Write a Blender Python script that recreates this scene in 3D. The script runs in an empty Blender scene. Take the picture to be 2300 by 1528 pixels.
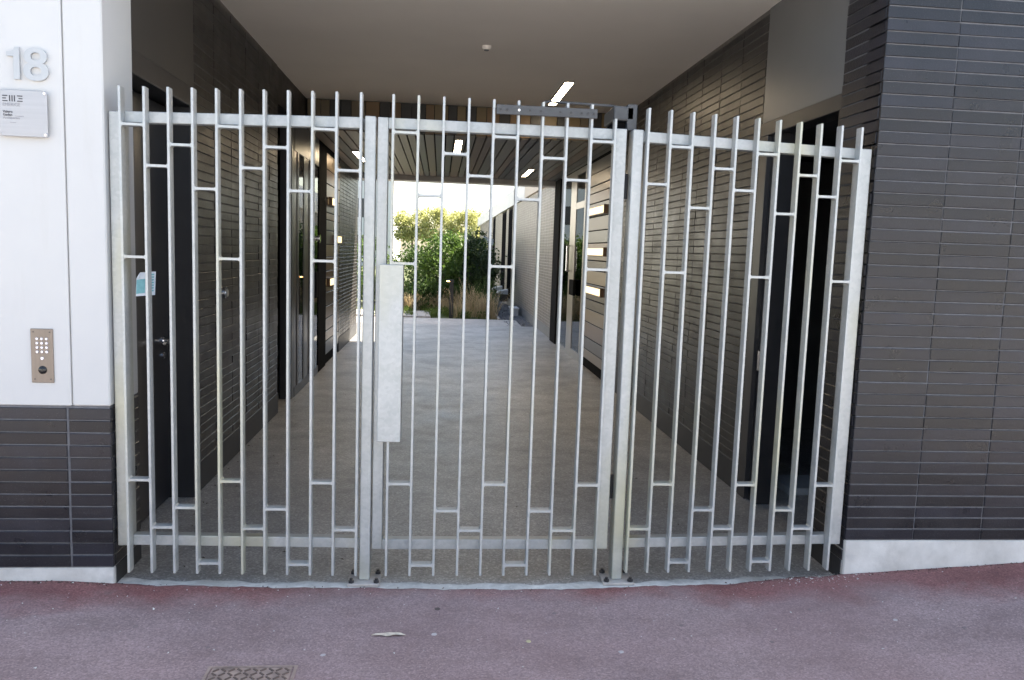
import bpy, bmesh, math, random
from mathutils import Vector, Matrix
random.seed(7)
R = math.radians
sc = bpy.context.scene
COL = sc.collection

# ------------------------------------------------------------------ camera
cam_d = bpy.data.cameras.new('camera')
cam_d.sensor_width = 36.0
cam_d.lens = 27.97
cam_d.clip_start = 0.05
cam_d.clip_end = 2000
cam = bpy.data.objects.new('camera', cam_d)
COL.objects.link(cam)
yaw, pitch, roll = R(5.3079), R(-6.3566), R(1.9308)
f = Vector((math.sin(yaw)*math.cos(pitch), math.cos(yaw)*math.cos(pitch), math.sin(pitch)))
r0 = Vector((math.cos(yaw), -math.sin(yaw), 0))
u0 = r0.cross(f)
r = math.cos(roll)*r0 + math.sin(roll)*u0
u = -math.sin(roll)*r0 + math.cos(roll)*u0
M = Matrix((( r.x, u.x, -f.x, -0.2036), (r.y, u.y, -f.y, -3.7512), (r.z, u.z, -f.z, 1.6329), (0, 0, 0, 1)))
cam.matrix_world = M
sc.camera = cam

# ------------------------------------------------------------------ light
SUN = Vector((0.62, 0.31, 0.72)).normalized()
world = bpy.data.worlds.new('World')
sc.world = world
world.use_nodes = True
wn = world.node_tree.nodes
bg = wn['Background']
sky = wn.new('ShaderNodeTexSky')
sky.sky_type = 'NISHITA'
sky.sun_disc = False
sky.sun_elevation = math.asin(SUN.z)
sky.sun_rotation = math.atan2(SUN.x, SUN.y)
sky.air_density = 1.0
sky.dust_density = 2.0
sky.ozone_density = 1.0
world.node_tree.links.new(sky.outputs[0], bg.inputs[0])
bg.inputs[1].default_value = 0.10
sun_d = bpy.data.lights.new('sun', 'SUN')
sun_d.energy = 5.0
sun_d.angle = R(0.5)
sun_d.color = (1.0, 0.93, 0.82)
sun = bpy.data.objects.new('sun', sun_d)
COL.objects.link(sun)
sun.rotation_euler = (-SUN).to_track_quat('-Z', 'Y').to_euler()
sc.view_settings.view_transform = 'Standard'
sc.view_settings.look = 'None'
sc.view_settings.gamma = 1.0
sc.view_settings.use_curve_mapping = False
sc.view_settings.exposure = 2.45
sc.view_settings.use_white_balance = True
sc.view_settings.white_balance_temperature = 7050
sc.view_settings.white_balance_tint = 8
sc.render.engine = 'CYCLES'
sc.cycles.max_bounces = 8
sc.cycles.diffuse_bounces = 5
sc.cycles.use_denoising = True

# ------------------------------------------------------------------ helpers
def link(o, parent=None):
    COL.objects.link(o)
    if parent is not None:
        o.parent = parent
    return o

def tag(o, label=None, cat=None, group=None, kind=None):
    if label: o['label'] = label
    if cat: o['category'] = cat
    if group: o['group'] = group
    if kind: o['kind'] = kind
    return o

def thing(name, label, cat, loc=(0, 0, 0), group=None):
    o = bpy.data.objects.new(name, None)
    o.location = loc
    o.empty_display_size = 0.1
    link(o)
    return tag(o, label, cat, group)

class MB:
    def __init__(s):
        s.v = []; s.f = []; s.mi = []
    def quad(s, a, b, c, d, m=0):
        n = len(s.v); s.v += [a, b, c, d]; s.f.append((n, n+1, n+2, n+3)); s.mi.append(m); return s
    def tri(s, a, b, c, m=0):
        n = len(s.v); s.v += [a, b, c]; s.f.append((n, n+1, n+2)); s.mi.append(m); return s
    def box(s, x0, x1, y0, y1, z0, z1, m=0):
        n = len(s.v)
        s.v += [(x0,y0,z0),(x1,y0,z0),(x1,y1,z0),(x0,y1,z0),(x0,y0,z1),(x1,y0,z1),(x1,y1,z1),(x0,y1,z1)]
        for q in ((0,3,2,1),(4,5,6,7),(0,1,5,4),(1,2,6,5),(2,3,7,6),(3,0,4,7)):
            s.f.append(tuple(n+i for i in q)); s.mi.append(m)
        return s
    def cyl(s, p0, p1, r, n=10, r1=None, m=0, cap=True):
        p0 = Vector(p0); p1 = Vector(p1); r1 = r if r1 is None else r1
        d = (p1-p0).normalized()
        a = d.orthogonal().normalized(); b = d.cross(a)
        k = len(s.v)
        for i in range(n):
            t = 2*math.pi*i/n
            e = a*math.cos(t)+b*math.sin(t)
            s.v.append(tuple(p0+e*r)); s.v.append(tuple(p1+e*r1))
        for i in range(n):
            j = (i+1) % n
            s.f.append((k+2*i, k+2*j, k+2*j+1, k+2*i+1)); s.mi.append(m)
        if cap:
            s.f.append(tuple(k+2*i for i in reversed(range(n)))); s.mi.append(m)
            s.f.append(tuple(k+2*i+1 for i in range(n))); s.mi.append(m)
        return s
    def tube(s, pts, r, n=8):
        for a, b in zip(pts[:-1], pts[1:]):
            s.cyl(a, b, r, n)
        return s
    def mesh(s, name, mats):
        me = bpy.data.meshes.new(name)
        me.from_pydata([tuple(p) for p in s.v], [], s.f)
        for m in (mats if isinstance(mats, (list, tuple)) else [mats]):
            me.materials.append(m)
        if any(s.mi):
            me.polygons.foreach_set('material_index', s.mi)
        me.update()
        return me
    def obj(s, name, mats, parent=None, loc=(0, 0, 0)):
        o = bpy.data.objects.new(name, s.mesh(name, mats))
        o.location = loc
        return link(o, parent)

def bevel(o, w=0.002, seg=1, angle=40):
    me = o.data
    bm = bmesh.new(); bm.from_mesh(me)
    bmesh.ops.remove_doubles(bm, verts=bm.verts, dist=1e-5)
    ed = [e for e in bm.edges if len(e.link_faces) == 2 and e.calc_face_angle(0) > R(angle)]
    bmesh.ops.bevel(bm, geom=ed, offset=w, segments=seg, affect='EDGES', profile=0.5, clamp_overlap=True)
    bm.to_mesh(me); bm.free()
    return o

def box(name, mat, parent, x0, x1, y0, y1, z0, z1, bw=0):
    o = MB().box(x0, x1, y0, y1, z0, z1).obj(name, mat, parent)
    if bw: bevel(o, bw)
    return o

def inst(name, me, parent, loc=(0, 0, 0), rot=(0, 0, 0), scl=(1, 1, 1)):
    o = bpy.data.objects.new(name, me)
    o.location = loc; o.rotation_euler = rot; o.scale = scl
    return link(o, parent)

# ------------------------------------------------------------------ materials
def new_mat(name):
    m = bpy.data.materials.new(name); m.use_nodes = True
    nt = m.node_tree
    return m, nt, nt.nodes['Principled BSDF']

def lin(c):
    return (c[0], c[1], c[2], 1.0)

def noise(nt, scale, detail=4, rough=0.55, coord='Object', vec=None, stretch=None):
    n = nt.nodes.new('ShaderNodeTexNoise')
    n.inputs['Scale'].default_value = scale
    n.inputs['Detail'].default_value = detail
    n.inputs['Roughness'].default_value = rough
    if vec is None:
        tc = nt.nodes.new('ShaderNodeTexCoord')
        vec = tc.outputs[coord]
    if stretch:
        mp = nt.nodes.new('ShaderNodeMapping')
        mp.inputs['Scale'].default_value = stretch
        nt.links.new(vec, mp.inputs[0]); vec = mp.outputs[0]
    nt.links.new(vec, n.inputs['Vector'])
    return n

def ramp(nt, src, stops):
    rp = nt.nodes.new('ShaderNodeValToRGB')
    el = rp.color_ramp.elements
    while len(el) < len(stops): el.new(0.5)
    for e, (p, c) in zip(el, stops):
        e.position = p; e.color = lin(c) if len(c) == 3 else c
    nt.links.new(src, rp.inputs[0])
    return rp

def mix(nt, fac, a, b, mode='MIX'):
    m = nt.nodes.new('ShaderNodeMix'); m.data_type = 'RGBA'; m.blend_type = mode
    for sock, val in ((m.inputs[0], fac), (m.inputs[6], a), (m.inputs[7], b)):
        if hasattr(val, 'is_linked') or hasattr(val, 'links'):
            nt.links.new(val, sock)
        else:
            sock.default_value = val if not isinstance(val, tuple) else (lin(val) if len(val) == 3 else val)
    return m.outputs[2]

def bump(nt, bsdf, src, strength=0.3, dist=0.002):
    b = nt.nodes.new('ShaderNodeBump')
    b.inputs['Strength'].default_value = strength
    b.inputs['Distance'].default_value = dist
    nt.links.new(src, b.inputs['Height'])
    nt.links.new(b.outputs[0], bsdf.inputs['Normal'])

def wpos(nt):
    g = nt.nodes.new('ShaderNodeNewGeometry')
    return g.outputs['Position']

def simple(name, col, rough=0.5, metal=0.0, var=0.15, scale=8, bmp=0.0, spec=0.5, coat=0.0, objvar=0.0, stretch=None):
    m, nt, b = new_mat(name)
    n = noise(nt, scale, 5, vec=wpos(nt), stretch=stretch)
    lo = tuple(c*(1-var) for c in col); hi = tuple(min(1, c*(1+var)) for c in col)
    out = ramp(nt, n.outputs['Fac'], [(0.3, lo), (0.7, hi)]).outputs[0]
    if objvar:
        oi = nt.nodes.new('ShaderNodeObjectInfo')
        k = ramp(nt, oi.outputs['Random'], [(0, (1-objvar,)*3), (1, (1+objvar,)*3)]).outputs[0]
        out = mix(nt, 1.0, out, k, 'MULTIPLY')
    nt.links.new(out, b.inputs['Base Color'])
    b.inputs['Roughness'].default_value = rough
    b.inputs['Metallic'].default_value = metal
    b.inputs['Specular IOR Level'].default_value = spec
    b.inputs['Coat Weight'].default_value = coat
    b.inputs['Coat Roughness'].default_value = 0.1
    if bmp:
        n2 = noise(nt, scale*12, 3, vec=wpos(nt))
        bump(nt, b, n2.outputs['Fac'], bmp)
    return m

def mat_galv():
    m, nt, b = new_mat('galvanised_steel')
    P = wpos(nt)
    v = nt.nodes.new('ShaderNodeTexVoronoi'); v.inputs['Scale'].default_value = 70
    nt.links.new(P, v.inputs['Vector'])
    sp = nt.nodes.new('ShaderNodeSeparateColor'); nt.links.new(v.outputs['Color'], sp.inputs[0])
    n1 = noise(nt, 9, 5, vec=P)
    n2 = noise(nt, 2.2, 3, vec=P, stretch=(1, 1, 0.35))
    a = ramp(nt, sp.outputs[0], [(0, (0.40, 0.42, 0.425)), (1, (0.52, 0.535, 0.54))]).outputs[0]
    a = mix(nt, 0.55, a, ramp(nt, n1.outputs['Fac'], [(0.3, (0.35, 0.38, 0.395)), (0.7, (0.55, 0.56, 0.55))]).outputs[0])
    yf = ramp(nt, n2.outputs['Fac'], [(0.52, (0, 0, 0)), (0.72, (0.8, 0.8, 0.8))]).outputs[0]
    a = mix(nt, yf, a, (0.50, 0.49, 0.35))
    nt.links.new(a, b.inputs['Base Color'])
    b.inputs['Metallic'].default_value = 0.35
    rr = ramp(nt, n1.outputs['Fac'], [(0.3, (0.36,)*3), (0.7, (0.55,)*3)]).outputs[0]
    nt.links.new(rr, b.inputs['Roughness'])
    n3 = noise(nt, 220, 2, vec=P)
    bump(nt, b, n3.outputs['Fac'], 0.12, 0.001)
    return m

def mat_brick(name, base, rough=0.34, speck=True, objvar=0.38, spec=0.5):
    m, nt, b = new_mat(name)
    P = wpos(nt)
    n1 = noise(nt, 6, 4, vec=P)
    n2 = noise(nt, 260, 2, vec=P)
    lo = tuple(c*0.78 for c in base); hi = tuple(c*1.3 for c in base)
    a = ramp(nt, n1.outputs['Fac'], [(0.3, lo), (0.7, hi)]).outputs[0]
    if objvar:
        oi = nt.nodes.new('ShaderNodeObjectInfo')
        k = ramp(nt, oi.outputs['Random'], [(0, (1-objvar,)*3), (1, (1+objvar,)*3)]).outputs[0]
        a = mix(nt, 1.0, a, k, 'MULTIPLY')
    if speck:
        s = ramp(nt, n2.outputs['Fac'], [(0.62, (0, 0, 0)), (0.72, (0.35,)*3)]).outputs[0]
        a = mix(nt, s, a, (0.14, 0.14, 0.15))
    nt.links.new(a, b.inputs['Base Color'])
    rr = ramp(nt, n1.outputs['Fac'], [(0.3, (rough*0.85,)*3), (0.7, (rough*1.25,)*3)]).outputs[0]
    nt.links.new(rr, b.inputs['Roughness'])
    b.inputs['Specular IOR Level'].default_value = spec
    n3 = noise(nt, 90, 4, vec=P)
    bump(nt, b, n3.outputs['Fac'], 0.4, 0.003)
    return m

def mat_asphalt():
    m, nt, b = new_mat('red_asphalt')
    P = wpos(nt)
    n1 = noise(nt, 1.3, 6, 0.6, vec=P)
    n2 = noise(nt, 120, 3, 0.7, vec=P)
    v = nt.nodes.new('ShaderNodeTexVoronoi'); v.inputs['Scale'].default_value = 150
    nt.links.new(P, v.inputs['Vector'])
    sp = nt.nodes.new('ShaderNodeSeparateColor'); nt.links.new(v.outputs['Color'], sp.inputs[0])
    worn = ramp(nt, n1.outputs['Fac'], [(0.25, (0.25, 0.175, 0.172)), (0.5, (0.295, 0.216, 0.214)), (0.78, (0.335, 0.252, 0.248))]).outputs[0]
    fresh = ramp(nt, n2.outputs['Fac'], [(0.3, (0.17, 0.062, 0.060)), (0.7, (0.26, 0.115, 0.108))]).outputs[0]
    # fresh red strip left unworn along the wall foot
    sx = nt.nodes.new('ShaderNodeSeparateXYZ'); nt.links.new(P, sx.inputs[0])
    n4 = noise(nt, 2.4, 5, 0.6, vec=P)
    ma = nt.nodes.new('ShaderNodeMath'); ma.operation = 'MULTIPLY_ADD'
    nt.links.new(n4.outputs['Fac'], ma.inputs[0]); ma.inputs[1].default_value = 0.55
    nt.links.new(sx.outputs['Y'], ma.inputs[2])
    # further right the red strip is wider
    mx = nt.nodes.new('ShaderNodeMath'); mx.operation = 'MULTIPLY_ADD'
    ab = nt.nodes.new('ShaderNodeMath'); ab.operation = 'ABSOLUTE'
    nt.links.new(sx.outputs['X'], ab.inputs[0])
    nt.links.new(ab.outputs[0], mx.inputs[0]); mx.inputs[1].default_value = 0.09
    nt.links.new(ma.outputs[0], mx.inputs[2])
    ff = ramp(nt, mx.outputs[0], [(0.12, (0, 0, 0)), (0.33, (1, 1, 1))]).outputs[0]
    a = mix(nt, ff, worn, fresh)
    k = ramp(nt, sp.outputs[0], [(0, (0.72,)*3), (0.9, (1.18,)*3), (1, (1.45,)*3)]).outputs[0]
    a = mix(nt, 0.8, a, k, 'MULTIPLY')
    n7 = noise(nt, 3.2, 7, 0.65, vec=P, stretch=(0.6, 1.3, 1))
    a = mix(nt, 0.9, a, ramp(nt, n7.outputs['Fac'], [(0.28, (0.74, 0.72, 0.72)), (0.5, (1, 1, 1)), (0.72, (1.18, 1.16, 1.17))]).outputs[0], 'MULTIPLY')
    n8 = noise(nt, 0.9, 3, 0.5, vec=P)
    a = mix(nt, ramp(nt, n8.outputs['Fac'], [(0.45, (0, 0, 0)), (0.7, (0.3,)*3)]).outputs[0], a, (0.27, 0.165, 0.165))
    k2 = ramp(nt, n2.outputs['Fac'], [(0.3, (0.8,)*3), (0.7, (1.2,)*3)]).outputs[0]
    a = mix(nt, 0.8, a, k2, 'MULTIPLY')
    n5 = noise(nt, 7, 3, 0.6, vec=P)
    st = ramp(nt, n5.outputs['Fac'], [(0.63, (0, 0, 0)), (0.75, (0.4,)*3)]).outputs[0]
    a = mix(nt, st, a, (0.2, 0.155, 0.15))
    nt.links.new(a, b.inputs['Base Color'])
    b.inputs['Roughness'].default_value = 0.75
    bump(nt, b, mix(nt, 0.5, sp.outputs[1], n2.outputs['Fac']), 0.5, 0.003)
    return m

def mat_concrete(name, c0, c1, rough=0.55, agg=True, sc_=1.0):
    m, nt, b = new_mat(name)
    P = wpos(nt)
    n1 = noise(nt, 1.1*sc_, 6, 0.62, vec=P)
    n1b = noise(nt, 5*sc_, 5, 0.6, vec=P)
    v = nt.nodes.new('ShaderNodeTexVoronoi'); v.inputs['Scale'].default_value = 110
    nt.links.new(P, v.inputs['Vector'])
    sp = nt.nodes.new('ShaderNodeSeparateColor'); nt.links.new(v.outputs['Color'], sp.inputs[0])
    a = ramp(nt, n1.outputs['Fac'], [(0.3, c0), (0.7, c1)]).outputs[0]
    a = mix(nt, 0.6, a, ramp(nt, n1b.outputs['Fac'], [(0.3, (0.72,)*3), (0.7, (1.2,)*3)]).outputs[0], 'MULTIPLY')
    if agg:
        a = mix(nt, 0.75, a, ramp(nt, sp.outputs[0], [(0, (0.62,)*3), (0.8, (1.1,)*3), (1, (1.7,)*3)]).outputs[0], 'MULTIPLY')
    n6 = noise(nt, 2.1*sc_, 7, 0.7, vec=P)
    a = mix(nt, ramp(nt, n6.outputs['Fac'], [(0.48, (0, 0, 0)), (0.70, (0.5,)*3)]).outputs[0], a, tuple(c*0.55 for c in c0))
    nt.links.new(a, b.inputs['Base Color'])
    rr = ramp(nt, n6.outputs['Fac'], [(0.3, (rough*0.88,)*3), (0.65, (min(1, rough*1.15),)*3)]).outputs[0]
    nt.links.new(rr, b.inputs['Roughness'])
    bump(nt, b, sp.outputs[1], 0.25, 0.002)
    return m

def mat_glass(name, tint=(0.8, 0.85, 0.85)):
    m = bpy.data.materials.new(name); m.use_nodes = True
    nt = m.node_tree; nt.nodes.clear()
    out = nt.nodes.new('ShaderNodeOutputMaterial')
    fr = nt.nodes.new('ShaderNodeFresnel'); fr.inputs[0].default_value = 1.52
    tr = nt.nodes.new('ShaderNodeBsdfTransparent'); tr.inputs[0].default_value = lin(tint)
    gl = nt.nodes.new('ShaderNodeBsdfGlossy'); gl.inputs['Roughness'].default_value = 0.015
    ms = nt.nodes.new('ShaderNodeMixShader')
    nt.links.new(fr.outputs[0], ms.inputs[0]); nt.links.new(tr.outputs[0], ms.inputs[1]); nt.links.new(gl.outputs[0], ms.inputs[2])
    nt.links.new(ms.outputs[0], out.inputs[0])
    return m

def mat_emit(name, col, s):
    m, nt, b = new_mat(name)
    b.inputs['Base Color'].default_value = (0.8, 0.8, 0.8, 1)
    b.inputs['Emission Color'].default_value = lin(col)
    b.inputs['Emission Strength'].default_value = s
    return m

def mat_leaf(name, c0, c1, trans=0.35):
    m, nt, b = new_mat(name)
    P = wpos(nt)
    n = noise(nt, 3.5, 4, vec=P)
    n2 = noise(nt, 40, 2, vec=P)
    a = ramp(nt, n.outputs['Fac'], [(0.32, c0), (0.68, c1)]).outputs[0]
    a = mix(nt, 0.5, a, ramp(nt, n2.outputs['Fac'], [(0.3, (0.6,)*3), (0.7, (1.4,)*3)]).outputs[0], 'MULTIPLY')
    nt.links.new(a, b.inputs['Base Color'])
    b.inputs['Roughness'].default_value = 0.55
    b.inputs['Specular IOR Level'].default_value = 0.3
    tl = nt.nodes.new('ShaderNodeBsdfTranslucent')
    nt.links.new(a, tl.inputs[0])
    ms = nt.nodes.new('ShaderNodeMixShader'); ms.inputs[0].default_value = trans
    out = nt.nodes['Material Output']
    nt.links.new(b.outputs[0], ms.inputs[1]); nt.links.new(tl.outputs[0], ms.inputs[2])
    nt.links.new(ms.outputs[0], out.inputs[0])
    return m

def mat_render():
    m, nt, b = new_mat('white_render')
    P = wpos(nt)
    n1 = noise(nt, 1.6, 6, 0.6, vec=P)
    n2 = noise(nt, 7, 5, 0.6, vec=P, stretch=(1, 1, 0.12))
    a = ramp(nt, n1.outputs['Fac'], [(0.3, (0.545, 0.545, 0.548)), (0.7, (0.585, 0.583, 0.575))]).outputs[0]
    k = ramp(nt, n2.outputs['Fac'], [(0.58, (0, 0, 0)), (0.78, (0.30,)*3)]).outputs[0]
    a = mix(nt, k, a, (0.47, 0.455, 0.42))
    nt.links.new(a, b.inputs['Base Color'])
    b.inputs['Roughness'].default_value = 0.65
    n3 = noise(nt, 55, 4, vec=P)
    bump(nt, b, n3.outputs['Fac'], 0.15, 0.002)
    return m
G = mat_galv()
WHITE = mat_render()
WHITE_OLD = mat_concrete('worn_white_paint', (0.50, 0.485, 0.46), (0.66, 0.655, 0.64), 0.7, False, 1.3)
BRICK = mat_brick('dark_glazed_brick', (0.0125, 0.0128, 0.0185), 0.30, spec=0.42)
BRICK_IN = mat_brick('dark_passage_brick', (0.019, 0.0168, 0.0168), 0.36, spec=0.34)
MORTAR = simple('grey_mortar', (0.135, 0.137, 0.15), 0.8, var=0.2, scale=30)
MORTAR_IN = simple('grey_mortar_inside', (0.15, 0.14, 0.135), 0.8, var=0.2, scale=30)
PLINTH_DK = simple('dark_plinth_paint', (0.030, 0.032, 0.038), 0.5, var=0.2, scale=4, bmp=0.1)
PANEL_LF = simple('dark_brown_panel', (0.05, 0.047, 0.045), 0.4, var=0.06, scale=2)
PANEL_DK = simple('dark_grey_panel', (0.14, 0.142, 0.148), 0.38, var=0.06, scale=2)
FRAME_DK = simple('dark_metal_frame', (0.030, 0.030, 0.033), 0.35, var=0.1)
DOOR_DK = simple('dark_door_paint', (0.034, 0.034, 0.038), 0.3, var=0.12, scale=3)
BLACK = simple('black_void', (0.012, 0.012, 0.013), 0.9, var=0.1, spec=0.03)
CEIL = simple('ceiling_paint', (0.86, 0.80, 0.745), 0.7, var=0.03, scale=1.2, bmp=0.05)
ASPH = mat_asphalt()
FLOOR = mat_concrete('passage_concrete', (0.245, 0.238, 0.230), (0.40, 0.39, 0.378), 0.42)
SLAB = mat_concrete('light_concrete', (0.36, 0.34, 0.32), (0.46, 0.44, 0.42), 0.6, False, 2)
STEEL = simple('brushed_steel', (0.62, 0.61, 0.59), 0.32, metal=0.9, var=0.08, scale=60, stretch=(1, 1, 0.05))
PLAQUE = simple('plaque_aluminium', (0.40, 0.40, 0.42), 0.38, metal=0.55, var=0.05, scale=60, stretch=(0.05, 1, 1))
NUMB = simple('satin_aluminium', (0.44, 0.455, 0.47), 0.45, metal=0.25, var=0.04)
KEYPL = simple('bronze_steel_plate', (0.21, 0.18, 0.158), 0.36, metal=0.55, var=0.08, scale=50, stretch=(1, 1, 0.05))
CHROME = simple('chrome', (0.75, 0.76, 0.8), 0.12, metal=1.0, var=0.03)
CLOSER = simple('grey_closer_paint', (0.060, 0.062, 0.066), 0.45, var=0.15, scale=20, bmp=0.1)
INK = simple('dark_ink', (0.05, 0.05, 0.06), 0.6, var=0.05)
INK2 = simple('grey_ink', (0.26, 0.26, 0.28), 0.6, var=0.05)
LAMP = mat_emit('warm_lamp', (1.0, 0.82, 0.60), 12.0)
LAMP2 = mat_emit('warm_wall_lamp', (1.0, 0.74, 0.40), 0.38)
GLASS = mat_glass('door_glass')
ROOM = simple('dark_room_paint', (0.11, 0.11, 0.115), 0.8, var=0.1)
PLK = [simple('cladding_%s' % n, c, 0.34, metal=0.45, var=0.1, scale=3, stretch=(1, 0.2, 3)) for n, c in
       (('copper', (0.115, 0.066, 0.038)), ('tan', (0.17, 0.12, 0.072)), ('grey', (0.06, 0.057, 0.052)), ('umber', (0.055, 0.037, 0.026)))]
OCHRE = [simple('fascia_%s' % n, c, 0.45, var=0.1, scale=4) for n, c in
         (('ochre', (0.14, 0.098, 0.042)), ('orange', (0.15, 0.085, 0.034)), ('tan', (0.105, 0.08, 0.048)), ('dark', (0.016, 0.015, 0.015)))]
SLT = [simple('slat_%s' % n, c, 0.42, var=0.1, scale=3, stretch=(1, 0.2, 1)) for n, c in
       (('grey', (0.15, 0.15, 0.135)), ('brown', (0.145, 0.105, 0.075)), ('charcoal', (0.055, 0.057, 0.06)))]

# ------------------------------------------------------------------ ground
def ycurve(x):
    pts = [(-9, 0.02), (-1.74, 0.025), (-1.2, -0.015), (-0.5, -0.042), (0.18, -0.066), (0.85, -0.040), (1.44, 0.004), (1.93, 0.03), (9, 0.03)]
    for (a, ya), (b, yb) in zip(pts[:-1], pts[1:]):
        if a <= x <= b: return ya+(yb-ya)*(x-a)/(b-a)
    return 0.02
def pz(x, y):
    e = 0.006
    if x > 1.35: e += 0.062*(x-1.35) if x < 6 else 0.062*4.65
    if x < -1.6: e += min(0.02, 0.06*(-1.6-x))
    k = max(0.0, min(1.0, (y+1.6)/1.6))
    k = k*k*(3-2*k)
    return e*k + 0.004*(1-k)
gm = MB()
xs = [-30, -15, -8, -5] + [-3.6+0.03*i for i in range(241)] + [5, 8, 15, 30]
rows = 26
vi = {}
for i, x in enumerate(xs):
    ye = ycurve(x) + (random.uniform(-0.006, 0.006) + 0.006*math.sin(x*9)+0.004*math.sin(x*23+1) if abs(x) < 4 else 0)
    for j in range(rows):
        t = (j/(rows-1))**1.5
        y = ye + t*(-2.4-ye)
        zz = pz(x, y) + (0.0015*math.sin(x*3.1)*math.sin(y*2.7))
        if j == 0: zz -= 0.004
        vi[i, j] = len(gm.v); gm.v.append((x, y, zz))
    vi[i, -1] = len(gm.v); gm.v.append((x, ye+0.004, -0.02))
for i in range(len(xs)-1):
    for j in range(-1, rows-1):
        gm.f.append((vi[i, j], vi[i, j+1], vi[i+1, j+1], vi[i+1, j])); gm.mi.append(0)
o = gm.obj('pavement', ASPH); tag(o, 'worn red asphalt pavement in front of the gate', kind='structure')
for p in o.data.polygons: p.use_smooth = True
tag(box('road', simple('grey_asphalt', (0.275, 0.28, 0.295), 0.8, var=0.2, bmp=0.3), None, -60, 60, -14, -2.56, -0.14, -0.10), kind='structure')
tag(MB().quad((-400, -400, -0.16), (400, -400, -0.16), (400, 700, -0.16), (-400, 700, -0.16)).obj('ground', simple('earth', (0.09, 0.08, 0.06), 0.9, var=0.3, scale=0.5)), kind='structure')
tag(box('kerb', SLAB, None, -30, 30, -2.555, -2.39, -0.14, 0.003, 0.01), kind='structure')
fl = tag(box('passage_floor', FLOOR, None, -2.6, 2.6, -0.28, 13.55, -0.12, 0.0), kind='structure')
thr = MB()
n = 80
for i in range(n):
    xa = -1.70+3.59*i/n; xb = -1.70+3.59*(i+1)/n
    thr.quad((xa, -0.2, 0.003), (xb, -0.2, 0.003), (xb, ycurve(xb)+0.060+0.012*math.sin(xb*14)+0.008*math.sin(xb*37), 0.002), (xa, ycurve(xa)+0.060+0.012*math.sin(xa*14)+0.008*math.sin(xa*37), 0.002))
tag(thr.obj('threshold', mat_concrete('pale_cement', (0.44, 0.425, 0.39), (0.72, 0.70, 0.66), 0.8, False, 4)), kind='structure')

opp = tag(box('street_bounce_facade', simple('pale_bounce_stone', (0.56, 0.555, 0.55), 0.7, var=0.08), None, -45, 45, -32, -22.0, -0.15, 6.2), kind='structure')  # unseen opposite building, added to bounce sunlight into the passage
for k in range(2):
    for j in range(18):
        box('window', FRAME_DK, opp, -33+3.9*j, -31.8+3.9*j, -21.99, -21.9, 0.9+3*k, 2.5+3*k)
tag(box('far_pavement', SLAB, None, -60, 60, -22, -14.0, -0.15, 0.0), kind='structure')

# ------------------------------------------------------------------ bricks
BH, PITCH = 0.0523, 0.0585
_bm = {}
def brick_mesh(w, mat, t=0.02, h=BH, c=0.0022):
    """front at y=0 facing -y, x 0..w, z 0..h"""
    key = (round(w, 4), mat.name, round(h, 4))
    if key in _bm: return _bm[key]
    m = MB()
    m.v = [(c, 0, c), (w-c, 0, c), (w-c, 0, h-c), (c, 0, h-c), (0, c, 0), (w, c, 0), (w, c, h), (0, c, h), (0, t, 0), (w, t, 0), (w, t, h), (0, t, h)]
    m.f = [(0, 1, 2, 3), (4, 5, 1, 0), (5, 6, 2, 1), (6, 7, 3, 2), (7, 4, 0, 3), (8, 9, 5, 4), (9, 10, 6, 5), (10, 11, 7, 6), (11, 8, 4, 7)]
    m.mi = [0]*9
    _bm[key] = m.mesh('brick', mat)
    return _bm[key]
def add_brick_to(mb, o, ud, nd, u0, u1, z, t=0.02, h=BH, c=0.0022):
    def P(uu, d, zz): return (o[0]+ud[0]*uu-nd[0]*d, o[1]+ud[1]*uu-nd[1]*d, zz)
    k = len(mb.v); w = u1-u0
    for (a, d, b) in [(c, 0, c), (w-c, 0, c), (w-c, 0, h-c), (c, 0, h-c), (0, c, 0), (w, c, 0), (w, c, h), (0, c, h), (0, t, 0), (w, t, 0), (w, t, h), (0, t, h)]:
        mb.v.append(P(u0+a, d, z+b))
    for q in [(0, 1, 2, 3), (4, 5, 1, 0), (5, 6, 2, 1), (6, 7, 3, 2), (7, 4, 0, 3), (8, 9, 5, 4), (9, 10, 6, 5), (10, 11, 7, 6), (11, 8, 4, 7)]:
        mb.f.append(tuple(k+i for i in q)); mb.mi.append(0)
def brick_field(parent, o, ud, nd, edges, z0, z1, mat, max_parts=300, stuff_parent=None, order=None, jit=0.0022):
    """edges: list of (u0,u1) columns; stack bond. Nearest ones become brick parts, the rest one part."""
    cells = []
    nrow = int((z1-z0+0.006)/PITCH)
    for ci, (a, b) in enumerate(edges):
        for rj in range(nrow):
            cells.append((ci, a, b, z0+rj*PITCH))
    if order: cells.sort(key=order)
    rot = math.atan2(ud[1], ud[0])
    # mesh faces -y at rot 0; for the two passage sides the normal is handled by rot
    k = 0
    rest = MB()
    for (ci, a, b, z) in cells:
        d = random.uniform(-jit, jit)
        s = random.uniform(-0.0012, 0.0012)
        if k < max_parts:
            me = brick_mesh(b-a, mat)
            p = (o[0]+ud[0]*(a+s)-nd[0]*d, o[1]+ud[1]*(a+s)-nd[1]*d, z+random.uniform(-0.0006, 0.0006))
            inst('brick', me, parent, p, (random.uniform(-0.012, 0.012), random.uniform(-0.0022, 0.0022), rot+random.uniform(-0.003, 0.003)))
        else:
            add_brick_to(rest, (o[0]-nd[0]*d, o[1]-nd[1]*d), ud, nd, a, b, z)
        k += 1
    if rest.v:
        tag(rest.obj('brickwork', mat, parent), kind='stuff')

# left passage face has normal +x : mesh front -y must become +x -> rot +90deg, u runs +y
# right passage face has normal -x : rot -90deg, u runs -y
XL, XR, H = -1.74, 1.91, 3.27
JL, JR = -1.70, 1.892

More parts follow.
